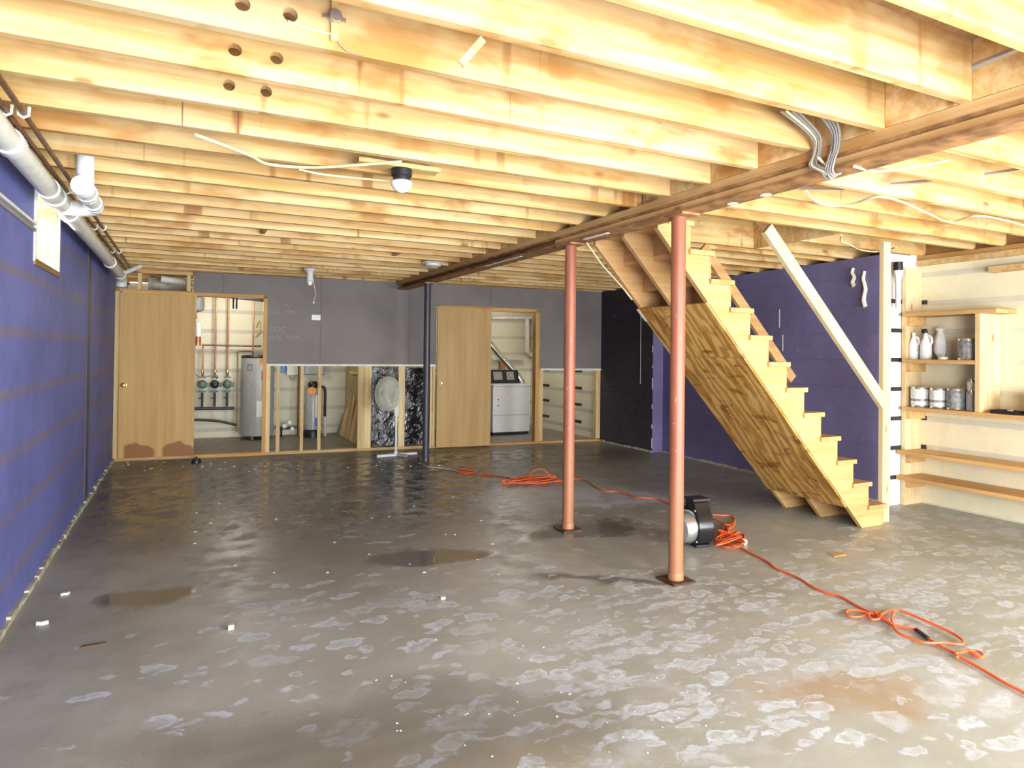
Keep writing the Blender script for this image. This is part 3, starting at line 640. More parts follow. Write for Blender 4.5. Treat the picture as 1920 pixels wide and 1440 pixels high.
for i in range(1, NST): kid(tr, stair, tr.location+Vector((-RUN*i, 0, RISE*i)))
for o in stair.children:
    pass
rs = wp(stair, 'riser', M['stairy'], MB().box(sx(0)-.022, sx(0)-.004, 3.602, 4.398, .004, sz(0)-TT-.001))
r2 = wp(stair, 'riser', M['stairy'], MB().box(sx(1)-.022, sx(1)-.004, 3.602, 4.398, sz(0)+.001, sz(1)-TT-.001))
for i in range(2, NST): kid(r2, stair, r2.location+Vector((-RUN*(i-1), 0, RISE*(i-1))))
wp(stair, 'riser', M['stairy'], MB().box(sx(NST)-.022, sx(NST)-.004, 3.602, 4.398, sz(NST-1)+.001, ZS))
def soffit(xa, xb):
    dn = Vector((-slope, 0, -1)).normalized()*.014
    m = MB(); a = Vector((xa, 0, low(xa))); c = Vector((xb, 0, low(xb))); b = 0
    for q in (a, c, c+dn, a+dn):
        pass
    m.prism([(a.x-.001, a.z-.001), (c.x-.001, c.z-.001), (c.x+dn.x, c.z+dn.z), (a.x+dn.x, a.z+dn.z)], 'y', 3.606, 4.405)
    return m
wp(stair, 'soffit_panel', M['ply'], soffit(3.31, 3.668)); wp(stair, 'soffit_panel', M['ply'], soffit(3.672, 4.79))
wp(stair, 'newel_post', M['white_stud'], MB().box(5.29, 5.38, 3.648, 3.686, 0, ZJ))
wp(stair, 'hand_rail', M['white_stud'], MB().bar((3.90, 3.625, ZJ-.02), (5.262, 3.625, 1.0), .038, .10, (0, 0, 1)))
wp(stair, 'hand_rail', M['stair'], MB().bar((4.0, 4.42, 2.33), (5.10, 4.42, 1.175), .036, .09))
p = ony(1217, 600, 4.36); wp(stair, 'white_tape', M['paper'], MB().bar((3.30, 4.40, low(3.30)-.02), (3.39, 4.40, low(3.39)-.02), .03, .006))
pts = [ony(x, y, 4.355) for x, y in ((1100, 455), (1112, 472), (1128, 495), (1150, 520), (1168, 540), (1185, 562))]
wp(stair, 'stapled_cable', M['nm'], MB().tube(smoothpath(pts), .006, 6), smooth=True)

# ================================================================== SHELVES in the recess of the right wall
sh = empty('wall_shelves', (6.2, 3.3, 0), 'rough pine shelves built into the cream wall recess at the right', 'shelf')
SX0, SX1 = 6.04, XC-.004
wp(sh, 'upright', M['shelfz'], MB().box(SX0+.06, SX1, 3.985, 4.020, 0, 2.24))
YE = 1.9
for z, ya, yb, x0 in ((.285, YE, 4.012, SX0-.03), (.52, YE, 4.012, SX0-.02), (.932, YE, 3.982, SX0), (1.375, 3.325, 3.982, SX0), (1.81, 3.17, 3.982, SX0)):
    wp(sh, 'shelf_board', M['shelf'], MB().box(x0, SX1, ya, yb, z-.036, z), bevel=.003)
    wp(sh, 'cleat', M['shelf'], MB().box(SX0+.07, SX1, 3.945, 3.984, z-.12, z-.037))
wp(sh, 'divider', M['shelfz'], MB().box(SX0+.004, SX1, 3.30, 3.338, .933, 1.773))
wp(sh, 'divider', M['shelfz'], MB().box(SX0+.05, SX1, 2.93, 2.968, .933, 1.12))
# tins, jugs and bits on the shelves
def can(px, z, r, h, label, lab, two=True, x=6.17):
    y = onx(px, 760, x).y
    e = empty('paint_can', (x, y, z), label, 'paint can', group='paint cans on the wall shelves')
    MB().lathe([(r, 0), (r+.002, .002), (r, .006), (r, h-.008), (r+.002, h-.004), (r+.001, h), (r-.008, h), (r-.010, h-.006), (0, h-.006)], 28).build('body', M['can'], e, smooth=True)
    MB().lathe([(r+.0012, .018), (r+.0012, h-.02)], 28).build('label_wrap', lab, e, smooth=True)
    if two: MB().lathe([(r+.0020, h*.30), (r+.0020, h*.42)], 28).build('label_band', M['cangrey'], e, smooth=True)
    MB().tube([(r*math.cos(t), -.004-.0*t, h*.72-.07*math.sin(t)) for t in [math.pi*k/8 for k in range(9)]], .0018, 5).build('bail_handle', M['steel'], e) if two else None
    MB().lathe([(r-.012, h-.005), (r-.012, h-.002), (0, h-.002)], 24).build('lid', M['can'], e, smooth=True)
can(1725, .932, .075, .185, 'white labelled paint can at the left end of its shelf', M['canlabel'])
can(1760, .932, .070, .185, 'paint can with dark speckled label, second on its shelf', M['canlabel'])
can(1793, .932, .074, .190, 'dark wrapped paint can with pale print, third on its shelf', M['cangrey'])
can(1822, .932, .042, .165, 'plain grey tin tucked against the shelf divider', M['grey'], False)
can(1814, 1.375, .075, .19, 'paint can with black lettering alone on the upper shelf', M['cangrey'])
yb_ = onx(1824, 720, 6.19).y
e = empty('small_tin', (6.17, yb_, .932+.165), 'small tin standing on top of the plain grey tin', 'tin')
MB().lathe([(.030, 0), (.030, .095), (.02, .1), (.02, .112), (0, .112)], 20).build('body', M['can'], e, smooth=True); MB().lathe([(0.0308, .015), (.0308, .08)], 20).build('label_wrap', M['canlabel'], e, smooth=True)
def jug(px, label, r, h, dark):
    y = onx(px, 650, 6.18).y
    e = empty('plastic_jug', (6.18, y, 1.375), label, 'jug', group='white jugs on the upper shelf')
    MB().lathe([(r*.9, 0), (r, .01), (r, h*.48), (r*.82, h*.62), (r*.42, h*.80), (r*.30, h*.86), (r*.30, h*.92)], 20).build('body', M['white'], e, smooth=True)
    MB().lathe([(r*.36, h*.92), (r*.36, h), (0, h)], 16).build('cap', M['black'] if dark else M['white'], e, smooth=True)
    MB().lathe([(r*1.01, h*.16), (r*1.01, h*.40)], 20).build('label_wrap', M['canlabel'], e, smooth=True)
    MB().tube(smoothpath([(0, -r*.75, h*.5), (0, -r*1.15, h*.62), (0, -r*.95, h*.78), (0, -r*.3, h*.84)], 5), .012, 7).build('handle', M['white'], e, smooth=True)
jug(1713, 'white plastic jug at the left end of the upper shelf', .046, .25, False)
jug(1736, 'white plastic jug with black cap, second on the upper shelf', .048, .265, True)
yq = onx(1750, 650, 6.2).y
m = MB().blob((0, 0, .135), .05, .055, .135, 12, 9, .10, 4)
e = empty('plastic_bag', (6.28, yq-.015, 1.375), 'crumpled white plastic bag beside the jugs', 'bag'); m.build('bag_body', M['paper'], e, smooth=True); MB().lathe([(.02, .25), (.045, .285), (.03, .30)], 9).build('bag_neck', M['paper'], e)
yq = onx(1768, 668, 6.12).y
e = empty('masking_tape_roll', (6.12, yq, 1.375), 'small tape roll lying in front of the plastic bag', 'tape'); MB().lathe([(.022, 0), (.04, 0), (.04, .024), (.022, .024), (.022, 0)], 22).build('roll', M['offwhite'], e, smooth=True)
yq = onx(1890, 770, 6.15).y
e = empty('black_tray', (6.15, yq, .932), 'shallow black tray right of the shelf divider', 'tray')
MB().box(-.07, .07, -.10, .10, 0, .006).box(-.07, -.062, -.10, .10, .006, .03).box(.062, .07, -.10, .10, .006, .03).box(-.062, .062, -.10, -.092, .006, .03).box(-.062, .062, .092, .10, .006, .03).build('tray_body', M['black'], e)
tag(MB().box(6.13, 6.17, yq-.03, yq-.005, .939, .965).build('paper_scrap', M['paper']), 'white paper scrap lying in the black tray', 'paper')

# ================================================================== PIPES along the left wall
dp = empty('drain_pipe', (-.68, 5.5, 2.1), 'fat white drain pipe running along the top of the blue wall', 'pipe')
PX, PR = -.68, .049
def pz(y): return 2.262-.006*(y-3)
wp(dp, 'pipe_run', M['pvc'], MB().tube([(PX, 1.0, pz(1)), (PX, 8.75, pz(8.75))], PR, 20), smooth=True)
for y in (2.55, 3.45, 4.35, 4.56, 5.05, 7.6): wp(dp, 'coupling', M['pvcw'], MB().lathe([(PR, -.045), (PR+.009, -.04), (PR+.009, .04), (PR, .045)], 20, (PX, y, pz(y)), (0, 1, 0)), smooth=True)
wp(dp, 'elbow', M['pvc'], MB().tube(smoothpath([(PX, 8.70, pz(8.7)), (PX, 8.80, pz(8.8)-.01), (PX, 8.88, pz(8.8)-.05), (PX, 8.90, pz(8.8)-.12)], 5), PR+.008, 16), smooth=True)
wp(dp, 'branch_pipe', M['pvcw'], MB().tube([(-.655, 8.72, 2.24), (-.50, 8.95, 2.36)], .026, 12), smooth=True)
# tee, clean-out and riser
SXp, SYp = -.50, 4.22
wp(dp, 'riser_pipe', M['pvcw'], MB().tube([(SXp, SYp, 2.26), (SXp, SYp, 2.58)], .042, 18), smooth=True)
wp(dp, 'tee_body', M['pvcw'], MB().lathe([(.050, -.10), (.054, -.095), (.054, -.06), (.048, -.055), (.048, .05), (.054, .055), (.054, .10), (.045, .105)], 20, (SXp, SYp, 2.245), (0, 1, 0)), smooth=True)
wp(dp, 'cleanout_cap', M['pvcw'], MB().lathe([(.052, 0), (.052, .018), (.04, .022), (0, .022)], 22, (SXp, SYp-.10, 2.245), (0, -1, 0)), smooth=True)
wp(dp, 'link_pipe', M['pvc'], MB().tube([(SXp, SYp+.09, 2.243), (SXp, SYp+.42, 2.24)], .042, 18), smooth=True)
for y in (SYp+.14, SYp+.34): wp(dp, 'coupling', M['pvcw'], MB().lathe([(.042, -.03), (.050, -.026), (.050, .026), (.042, .03)], 18, (SXp, y, 2.242), (0, 1, 0)), smooth=True)
wp(dp, 'elbow', M['pvcw'], MB().tube(smoothpath([(SXp, SYp+.38, 2.24), (SXp-.005, SYp+.46, 2.24), (SXp-.05, SYp+.53, 2.24), (SXp-.12, SYp+.55, 2.24), (PX, SYp+.55, 2.245)], 5), .048, 16), smooth=True)
for x_, z_, lab in ((-.598, 2.336, 'thin dark copper pipe clipped under the joists, outer of two'), (-.655, 2.336, 'thin dark copper pipe clipped under the joists, nearest the blue wall')):
    e = empty('copper_pipe', (x_, 5, z_), lab, 'pipe', group='copper supply pipes by the drain pipe')
    wp(e, 'pipe_run', M['pipe_dark'], MB().tube([(x_, .8, z_), (x_, 9.2, z_)], .0115, 10), smooth=True)
    for y in (3.25, 4.75, 6.1, 7.5): wp(e, 'pipe_clip', M['pvcw'], MB().tube([(x_-.019, y, z_+.026), (x_-.017, y, z_-.008), (x_, y, z_-.019), (x_+.017, y, z_-.008), (x_+.019, y, z_+.026)], .006, 6), smooth=True)
# ------------------------------------------------------------------ overhead fittings
LX, LY = 1.02, Y0+SP*5+.17
e = empty('ceiling_lamp', (LX, LY, 2.30), 'bare white bulb in a black holder on a board between joists', 'lamp')
LB = 2.37
wp(e, 'mounting_board', M['joist'], MB().box(LX-.24, LX+.20, LY-.05, LY+.05, LB-.002, LB+.02))
wp(e, 'lamp_holder', M['black'], MB().lathe([(.055, 0), (.055, -.035), (.046, -.045), (.046, -.06)], 24, (LX, LY, LB-.002)), smooth=True)
wp(e, 'bulb', M['bulb'], MB().lathe([(.040, 0), (.056, -.012), (.056, -.03), (.042, -.052), (.02, -.066), (0, -.07)], 24, (LX, LY, LB-.058)), smooth=True)
def cable(name, mat, pts, r, label, cat='cable', group=None, n=8):
    return tag(MB().tube(smoothpath(pts, n), r, 7).build(name, mat, smooth=True), label, cat, group)
zc = ZJ-.012
cable('ceiling_cable', M['nm'], [onz(x, y, zc) for x, y in ((365, 252), (430, 276), (470, 292), (505, 308), (580, 314), (660, 310), (728, 305), (752, 303))], .008, 'white cable sagging under the joists to the bulb holder')
cable('ceiling_cable', M['nm'], [onz(x, y, zc) for x, y in ((560, 317), (600, 326), (660, 333), (740, 339), (757, 328))], .006, 'second white cable looping below the bulb holder from the left')
PXl, PYl = 1.327, 8.23
e = empty('pull_chain_lampholder', (PXl, PYl, 2.2), 'white porcelain lampholder with pull string near the charcoal wall', 'lamp')
wp(e, 'base', M['white'], MB().lathe([(.075, 0), (.075, -.012), (.045, -.03), (.035, -.05)], 24, (PXl, PYl, ZJ-.002)), smooth=True)
wp(e, 'socket', M['white'], MB().lathe([(.034, 0), (.040, -.05), (.040, -.09), (.03, -.10)], 20, (PXl, PYl, ZJ-.05)), smooth=True)
wp(e, 'bulb', M['bulb'], MB().lathe([(.028, 0), (.034, -.02), (.022, -.05), (0, -.058)], 18, (PXl, PYl, ZJ-.145)), smooth=True)
wp(e, 'pull_string', M['nm'], MB().tube(smoothpath([(PXl+.03, PYl-.02, 2.27), (PXl+.05, PYl-.02, 2.16), (PXl+.065, PYl-.02, 2.07), (PXl+.05, PYl-.02, 2.01), (PXl+.045, PYl-.02, 1.975)], 5), .004, 6), smooth=True)
wp(e, 'string_knob', M['white'], MB().blob((PXl+.045, PYl-.02, 1.965), .012, .012, .016))
p = onz(812, 493, ZJ-.01); e = empty('ceiling_light_fixture', (p.x, p.y, ZJ-.06), 'small pale ceiling fixture beside the far end of the beam', 'lamp')
wp(e, 'base', M['steel'], MB().box(p.x-.10, p.x+.10, p.y-.06, p.y+.06, ZJ-.022, ZJ-.001)); wp(e, 'cover', M['white'], MB().lathe([(.09, 0), (.085, -.02), (.04, -.035), (0, -.038)], 20, (p.x, p.y, ZJ-.022)), smooth=True)
p = ony(627, 35, Y0+SP*2-JT-.004)
e = empty('junction_box', (p.x, p.y, p.z), 'small steel switch box with conduit on a joist near the top', 'box')
wp(e, 'box', M['steel'], MB().lathe([(.020, 0), (.020, .03), (0, .03)], 8, (p.x, p.y, p.z), (0, -1, 0))); wp(e, 'ear', M['steel'], MB().box(p.x-.036, p.x+.036, p.y-.008, p.y, p.z-.006, p.z+.006))
wp(e, 'conduit', M['joist'], MB().box(p.x-.012, p.x+.008, p.y-.012, p.y, p.z-.075, p.z-.018)); wp(e, 'conduit', M['joist'], MB().box(p.x-.012, p.x+.006, p.y-.012, p.y, p.z+.018, p.z+.06))
pts = [ony(x, y, Y0+SP*2-JT-.006) for x, y in ((540, 40), (580, 54), (622, 64))]; wp(e, 'wire', M['nm'], MB().tube(pts, .004, 6)); pts = [ony(x, y, Y0+SP*2-JT-.006) for x, y in ((630, 55), (632, 75), (650, 95), (680, 103))]; wp(e, 'wire', M['wire'], MB().tube(smoothpath(pts), .002, 6))
# cable bundle over the beam
e = empty('cable_bundle', (2.74, 2.2, 2.3), 'bundle of grey and cream cables draped over the beam', 'cable')
for i in range(8):
    yq = 1.95+.012*(i % 4)+.10*(i//4); dz = .006*(i % 3)
    pts = [(2.44-.02*i, yq-.02, 2.46), (2.56, yq+.03, 2.40), (2.628, yq+.08, 2.35-dz), (2.642, yq+.11, 2.30), (2.650, yq+.13-.08*(i//4), 2.255), (2.68, yq+.14-.09*(i//4), ZB-.022-dz), (2.72, yq+.14-.09*(i//4), ZB-.012)]
    wp(e, 'cable_strand', M['nm'] if i in (6,) else M['wire'], MB().tube(smoothpath(pts, 5), .0055, 6), smooth=True)
zr = ZJ-.010
cable('ceiling_cable', M['nm'], [onz(x, y, z) for x, y, z in ((1602, 312, 2.25), (1640, 321, 2.28), (1680, 318, 2.33), (1730, 310, 2.37), (1780, 300, 2.40))], .007, 'cream cable leaving the beam bundle to the right')
cable('ceiling_cable', M['nm'], [onz(x, y, zr) for x, y in ((1512, 358), (1530, 378), (1562, 386), (1600, 382), (1645, 369), (1690, 378), (1740, 400), (1780, 416), (1830, 405), (1880, 412), (1940, 428))], .007, 'cream cable sagging in loops under the right hand joists')
cable('ceiling_cable', M['nm'], [onz(x, y, zr) for x, y in ((1578, 441), (1577, 452), (1592, 458), (1612, 468), (1640, 472), (1662, 469), (1680, 464))], .007, 'short cream cable hanging above the pale stair post')
cable('ceiling_cable', M['nm'], [onz(x, y, 2.30) for x, y in ((1535, 296), (1550, 312), (1570, 325), (1600, 330))], .006, 'short cream wire looping off the beam beside the cable bundle')
p = onx(1683, 492, 5.95)
e = empty('vent_pipe', (p.x, p.y, p.z-.4), 'white pipe with black coupling in the corner by the shelves', 'pipe')
wp(e, 'coupling', M['black'], MB().lathe([(.04, 0), (.04, .08)], 18, (p.x, 3.96, 2.20)), smooth=True)
wp(e, 'pipe_run', M['pvcw'], MB().lathe([(.022, -.35), (.025, -.12), (.03, -.06), (.042, -.03), (.045, 0)], 18, (p.x, 3.96, 2.20)), smooth=True)

# ================================================================== MECHANICAL ROOM
YP = 11.28
e = empty('water_heater', (1.02, 11.08, 0), 'tall grey water heater with orange and red stickers behind the door opening', 'water heater')
HR = .245
MB().lathe([(HR-.01, .06), (HR, .07), (HR, 1.27), (HR-.02, 1.29), (0, 1.31)], 36).build('tank', M['grey'], e, smooth=True)
MB().lathe([(HR+.004, 1.262), (HR+.006, 1.275), (HR-.01, 1.30), (0, 1.315)], 36).build('top_cap', M['black'], e, smooth=True)
for a in (0, 2.09, 4.19): MB().lathe([(.02, 0), (.02, .065)], 10, (.17*math.cos(a), .17*math.sin(a), 0)).build('foot', M['midgrey'], e)
def patch(t0, t1, z0, z1, mat, name, r=HR+.002):
    m = MB(); n = 8
    for i in range(n+1):
        t = t0+(t1-t0)*i/n; m.v += [Vector((r*math.sin(t), -r*math.cos(t), z0)), Vector((r*math.sin(t), -r*math.cos(t), z1))]
    m.f = [(2*i, 2*i+2, 2*i+3, 2*i+1) for i in range(n)]; return m.build(name, mat, e, smooth=True)
patch(-.02, .62, 1.165, 1.235, M['orange_label'], 'orange_sticker'); patch(.12, .55, 1.09, 1.16, M['white'], 'white_sticker'); patch(.12, .55, .93, 1.06, M['red'], 'red_sticker')
patch(.2, .48, 1.0, 1.04, M['white'], 'white_sticker', HR+.004); patch(-.78, -.42, 1.06, 1.17, M['midgrey'], 'swirl_logo'); patch(-.66, -.52, 1.09, 1.14, M['grey'], 'logo_eye', HR+.004)
patch(-.15, .45, .36, .60, M['white'], 'rating_label'); patch(.25, .5, .12, .16, M['black'], 'drain_valve', HR+.01)
m = MB().tube(smoothpath([(-.08, -.05, 1.30), (-.1, -.05, 1.36), (-.26, -.05, 1.36), (-.30, -.05, 1.34), (-.30, -.05, 1.2), (-.30, -.05, .12)], 4), .012, 8); m.build('overflow_pipe', M['pipe_dark'], e, smooth=True)
def vpipe(px, z0, z1, label, mat=M['copper'], r=.013, y=YP):
    x = ony(px, 650, y).x
    o = tag(MB().tube([(x, y, z0), (x, y, z1)], r, 10).build('vertical_pipe', mat, smooth=True), label, 'pipe', 'upright pipes in the mechanical room'); return x
xa = ony(380.8, 650, YP).x; xb = ony(404, 650, YP).x; xc = ony(427.5, 650, YP).x; xd = ony(474.6, 650, YP).x
vpipe(404, 1.0, ZJ-.01, 'upright copper pipe above the black pump'); vpipe(427.5, 1.0, ZJ-.01, 'upright copper pipe above the right hand green pump')
vpipe(380.8, 1.0, 1.45, 'short copper pipe above the left hand green pump'); vpipe(474.6, 1.34, ZJ-.01, 'upright copper pipe rising from the water heater', y=11.08)
tag(MB().tube([(xa-.02, YP-.03, 1.45), (1.08, YP-.03, 1.445)], .013, 10).build('cross_pipe', M['pipe_dark'], smooth=True), 'level copper pipe crossing behind the upright pipes', 'pipe')
def pump(x, mat, label):
    e = empty('circulator_pump', (x, YP, .5), label, 'pump', group='three circulator pumps on the manifold')
    MB().tube([(0, 0, 0), (0, 0, .22)], .016, 10).build('lower_pipe', M['black'], e, smooth=True); MB().tube([(0, 0, .46), (0, 0, .53)], .016, 10).build('upper_pipe', M['pipe_dark'], e, smooth=True)
    MB().lathe([(.04, 0), (.065, .02), (.065, .08), (.05, .11), (.05, .17), (.03, .18)], 18, (0, .05, .345), (0, -1, 0)).build('motor', mat, e, smooth=True)
    for z in (.22, .44): MB().box(-.048, .048, -.03, .03, z, z+.022).build('flange', mat, e)
    MB().box(.05, .10, -.05, .0, .30, .37).build('terminal_box', mat, e); MB().tube([(-.05, 0, .13), (.0, 0, .13)], .008, 8).build('valve_lever', M['black'], e); MB().lathe([(.022, 0), (.022, .03)], 12, (0, 0, .53)).build('union', M['brass'], e, smooth=True)
pump(xa, M['pumpgreen'], 'green circulator pump nearest the wooden door'); pump(xb, M['black'], 'black circulator pump between the two green ones'); pump(xc, M['pumpgreen'], 'green circulator pump nearest the water heater')
tag(MB().tube([(.02, YP, .475), (.70, YP, .465)], .024, 12).build('manifold_pipe', M['black'], smooth=True), 'black level manifold pipe below the pumps', 'pipe')
tag(MB().tube(smoothpath([(.02, YP-.05, .31), (.25, YP-.05, .30), (.5, YP-.06, .27), (.75, YP-.07, .20)], 6), .018, 10).build('black_hose', M['black'], smooth=True), 'black hose drooping towards the water heater', 'hose')
e = empty('expansion_tank', (.14, YP-.05, 1.95), 'dark expansion tank at the top edge of the door opening', 'tank'); MB().lathe([(.03, 0), (.10, .03), (.11, .08), (.11, .22), (.07, .25), (0, .26)], 24).build('shell', M['midgrey'], e, smooth=True); MB().tube([(0, 0, 0), (0, 0, -.10)], .013, 8).build('stem', M['copper'], e, smooth=True)
e = empty('zone_valve', (.165, YP-.06, 1.44), 'white and red canister on the pipes beside the wooden door', 'valve'); MB().lathe([(.045, .14), (.045, .36), (.03, .37)], 18).build('canister', M['white'], e, smooth=True); MB().lathe([(.045, 0), (.045, .138)], 18).build('red_base', M['copper'], e, smooth=True)
cable('thin_cable', M['wire'], [(.09, YP-.2, 1.75), (.09, YP-.2, 1.2), (.17, YP-.2, .98), (.42, YP-.16, .99), (.43, YP-.10, .93)], .006, 'thin dark cable looping between the pumps')
cable('thin_cable', M['yellow'], [(1.0, YP+.1, 1.75), (1.06, YP+.1, 1.85), (1.07, YP+.1, 1.68), (1.0, YP+.1, 1.6)], .006, 'small yellow cable loop above the water heater')
# over the door: wrapped duct and pipes
e = empty('wrapped_duct', (.25, 10.0, 2.2), 'grey wrapped duct seen in the gap above the left door', 'duct')
wp(e, 'duct_run', M['insul'], MB().tube(smoothpath([(-.45, 10.2, 2.27), (-.1, 10.15, 2.24), (.3, 10.1, 2.22), (.7, 10.05, 2.18), (1.1, 10.0, 2.16)], 4), .10, 14), smooth=True)
wp(e, 'duct_elbow', M['pvc'], MB().tube(smoothpath([(-.3, 9.75, 2.30), (-.22, 9.75, 2.29), (0, 9.74, 2.27), (.2, 9.74, 2.25)], 4), .045, 12), smooth=True)
for x_, w_ in ((.58, 'left'), (.62, 'right')): tag(MB().tube([(x_, 9.877, 1.95), (x_, 9.877, ZJ)], .012, 8).build('black_pipe', M['black'], smooth=True), w_+' one of two black upright pipes above the left door', 'pipe', 'black pipes above the left door')
# seen between the studs
e = empty('control_box', (1.50, 11.36, .96), 'wall control box with a blue side below the drywall edge', 'control box')
MB().box(-.02, .17, -.05, .055, .02, .24).build('housing', M['offwhite'], e, bevel=.008); MB().box(-.13, -.035, -.05, .055, .06, .24).build('blue_unit', M['blue_label'], e, bevel=.006); MB().tube(smoothpath([(.02, -.02, .02), (.07, -.03, -.05), (.14, -.02, .02)], 5), .006, 6).build('wire_loop', M['wire'], e)
tag(MB().tube([(1.655, 11.1, .02), (1.655, 11.1, 1.25)], .03, 14).build('soil_pipe', M['pipe_dark'], smooth=True), 'thick brown upright pipe behind the studs', 'pipe')
e = empty('electrical_box', (1.93, 11.38, .98), 'grey electrical box behind the studs right of the brown pipe', 'box'); MB().box(-.18, .16, -.06, .035, 0, .26).build('housing', M['midgrey'], e, bevel=.006); MB().box(-.16, .14, -.066, -.06, .02, .24).build('cover', M['grey'], e)
e = empty('water_softener', (1.84, 10.95, 0), 'slim grey water softener tank with orange cap and black base', 'tank')
MB().lathe([(.14, 0), (.14, .10), (.125, .13)], 28).build('base', M['black'], e, smooth=True); MB().lathe([(.118, .13), (.118, .70), (.10, .77), (.05, .80)], 28).build('tank', M['grey'], e, smooth=True)
MB().lathe([(.06, .78), (.075, .80), (.075, .86), (.05, .89), (0, .89)], 20).build('valve_head', M['black'], e, smooth=True)
MB().lathe([(.062, 0), (.062, .014), (0, .016)], 20, (-.035, -.112, .745), (-.2, -1, .15)).build('orange_cap', M['orange_label'], e, smooth=True)
MB().box(.02, .11, -.15, -.10, .19, .32).build('blue_valve', M['blue_label'], e, bevel=.008); MB().box(.02, .05, -.125, -.117, .3, .68).build('white_stripe', M['white'], e)
e = empty('salt_hose', (2.03, 11.0, 0), 'black hose with white end hanging right of the softener', 'hose'); MB().tube(smoothpath([(-.05, 0, .80), (-.01, 0, .79), (.01, 0, .70), (.01, 0, .5), (.01, 0, .3)], 5), .022, 10).build('hose', M['black'], e, smooth=True); MB().tube([(.01, 0, .32), (.015, 0, .16), (.015, 0, 0)], .03, 10, r1=.02).build('white_end', M['white'], e, smooth=True)
e = empty('pipe_valves', (1.45, 11.15, 0), 'low black pipe with pale valves behind the studs', 'pipe'); MB().tube([(-.15, 0, .135), (.16, 0, .135)], .018, 10).build('pipe_run', M['black'], e, smooth=True); MB().tube([(-.06, 0, .135), (-.06, 0, 0)], .016, 8).build('pipe_leg', M['black'], e, smooth=True)
for x_, z_ in ((-.02, .17), (.06, .22), (.10, .12)): MB().lathe([(.035, 0), (.035, .05), (.02, .06)], 14, (x_, -.02, z_), (0, -1, .1)).build('valve', M['white'], e, smooth=True)
# offcut boards leaning on the partition
rnd = random.Random(11); pl = None
tops = [(11.15, .36), (10.98, .46), (10.84, .50), (10.68, .72), (10.5, .70), (10.32, .62), (10.14, .72), (9.98, .66)]
for i, (y, h) in enumerate(tops):
    lean = .12+.02*(i % 3)
    m = MB(); wdt = .068
    a = Vector((2.31, y, 0)); b = Vector((2.31+lean, y, h))
    m.prism([(-wdt, 0), (wdt, 0), (wdt, h*(.86+.12*(i % 2))), (.2*wdt, h), (-wdt, h*(.93))], 'x', -.011, .011)
    me_ = m.build('offcut_board', M['stud']); me_.location = (2.30, y, 0); me_.rotation_euler.y = math.atan2(lean, h)*.8
    tag(me_, ('farthest', 'second farthest', 'third farthest', 'fourth farthest', 'fourth nearest', 'third nearest', 'second nearest', 'nearest')[i]+' of the pale jagged offcut boards leaning on the partition wall', 'board', 'offcut boards leaning in the mechanical room')
e = empty('yellow_strip', (2.40, 10.4, 1.02), 'yellow strip along the partition wall above the boards', 'tape'); MB().box(-.005, .048, -.75, .5, 0, .035).build('strip', M['yellow'], e)
tag(MB().prism([(9.75, .55), (10.45, .58), (10.15, .88), (9.72, 1.0)], 'x', 2.43, 2.448).build('grey_sheet', M['greypaper']), 'grey sheet propped on the partition wall above the boards', 'sheet')
# black plastic behind the studs beside the fan
m = MB(); nu, nz = 26, 26; u0, u1 = bu(699), bu(808); rq = random.Random(8)
for j in range(nz+1):
    for i in range(nu+1):
        fx = i/nu; u = u0+(u1-u0)*min(1, max(0, fx+rq.uniform(-.012, .012))); z = .045+(1.16-.045)*min(1, max(0, j/nz+rq.uniform(-.012, .012)))
        ridge = math.exp(-((fx-.78-.10*(z-.6))/.13)**2)
        d = .135+.012*math.sin(fx*17+z*2)+rq.uniform(-.002, .002)+ridge*(rq.uniform(-.022, .022)+.02*math.sin(z*15+fx*20))
        m.v.append(BO+BE*u+BN*(max(d, .108))+Vector((0, 0, z)))
for j in range(nz):
    for i in range(nu): a = j*(nu+1)+i; m.f += [(a, a+1, a+nu+2), (a, a+nu+2, a+nu+1)]
o = m.build('plastic_sheet', M['poly']); tag(o, 'crumpled shiny black plastic sheet hanging behind the studs by the fan', 'plastic sheet'); so = o.modifiers.new('s', 'SOLIDIFY'); so.thickness = .004; so.offset = 1

# ================================================================== LAUNDRY
p0 = ony(924, 812, 10.05); p1 = ony(993, 812, 10.05)
wx0, wx1 = p0.x, p1.x
e = empty('washing_machine', ((wx0+wx1)/2, 10.05, 0), 'white washing machine with black control panel seen through the right doorway', 'washer', 0)
hw = (wx1-wx0)/2
MB().box(-hw, hw, 0, .62, .05, .82).build('cabinet', M['white'], e, bevel=.012)
MB().box(-hw+.01, hw-.01, -.006, 0, .335, .342).build('panel_seam', M['midgrey'], e)
MB().box(-hw, hw, -.005, .62, .821, .85).build('lid', M['white'], e, bevel=.008)
MB().box(-hw+.02, hw-.02, .02, .60, 0, .05).build('plinth', M['black'], e)
for z in (.50, .60): MB().lathe([(.012, 0), (.012, .004)], 12, (-hw+.09, 0, z), (0, -1, 0)).build('dark_badge', M['black'], e)
cp = MB().prism([(.40, .851), (.60, .851), (.60, 1.08), (.47, 1.08)], 'x', -hw+.005, hw-.005).build('control_panel', M['black'], e)
for x_, w_ in ((-hw+.09, .06), (-.06, .085), (.18, .07)):
    MB().bar((x_, .419, .91), (x_, .461, 1.05), w_*2, .004, (0, -1, .4)).build('panel_window', M['midgrey'], cp)
for x_ in (.18,): MB().lathe([(.035, 0), (.032, .02), (0, .02)], 16, (x_, .437, .98), (0, -1, .45)).build('dial', M['steel'], cp, smooth=True)
e = empty('clothes_dryer', (wx0-.40, 10.05, 0), 'second white laundry machine mostly hidden by the right door', 'dryer')
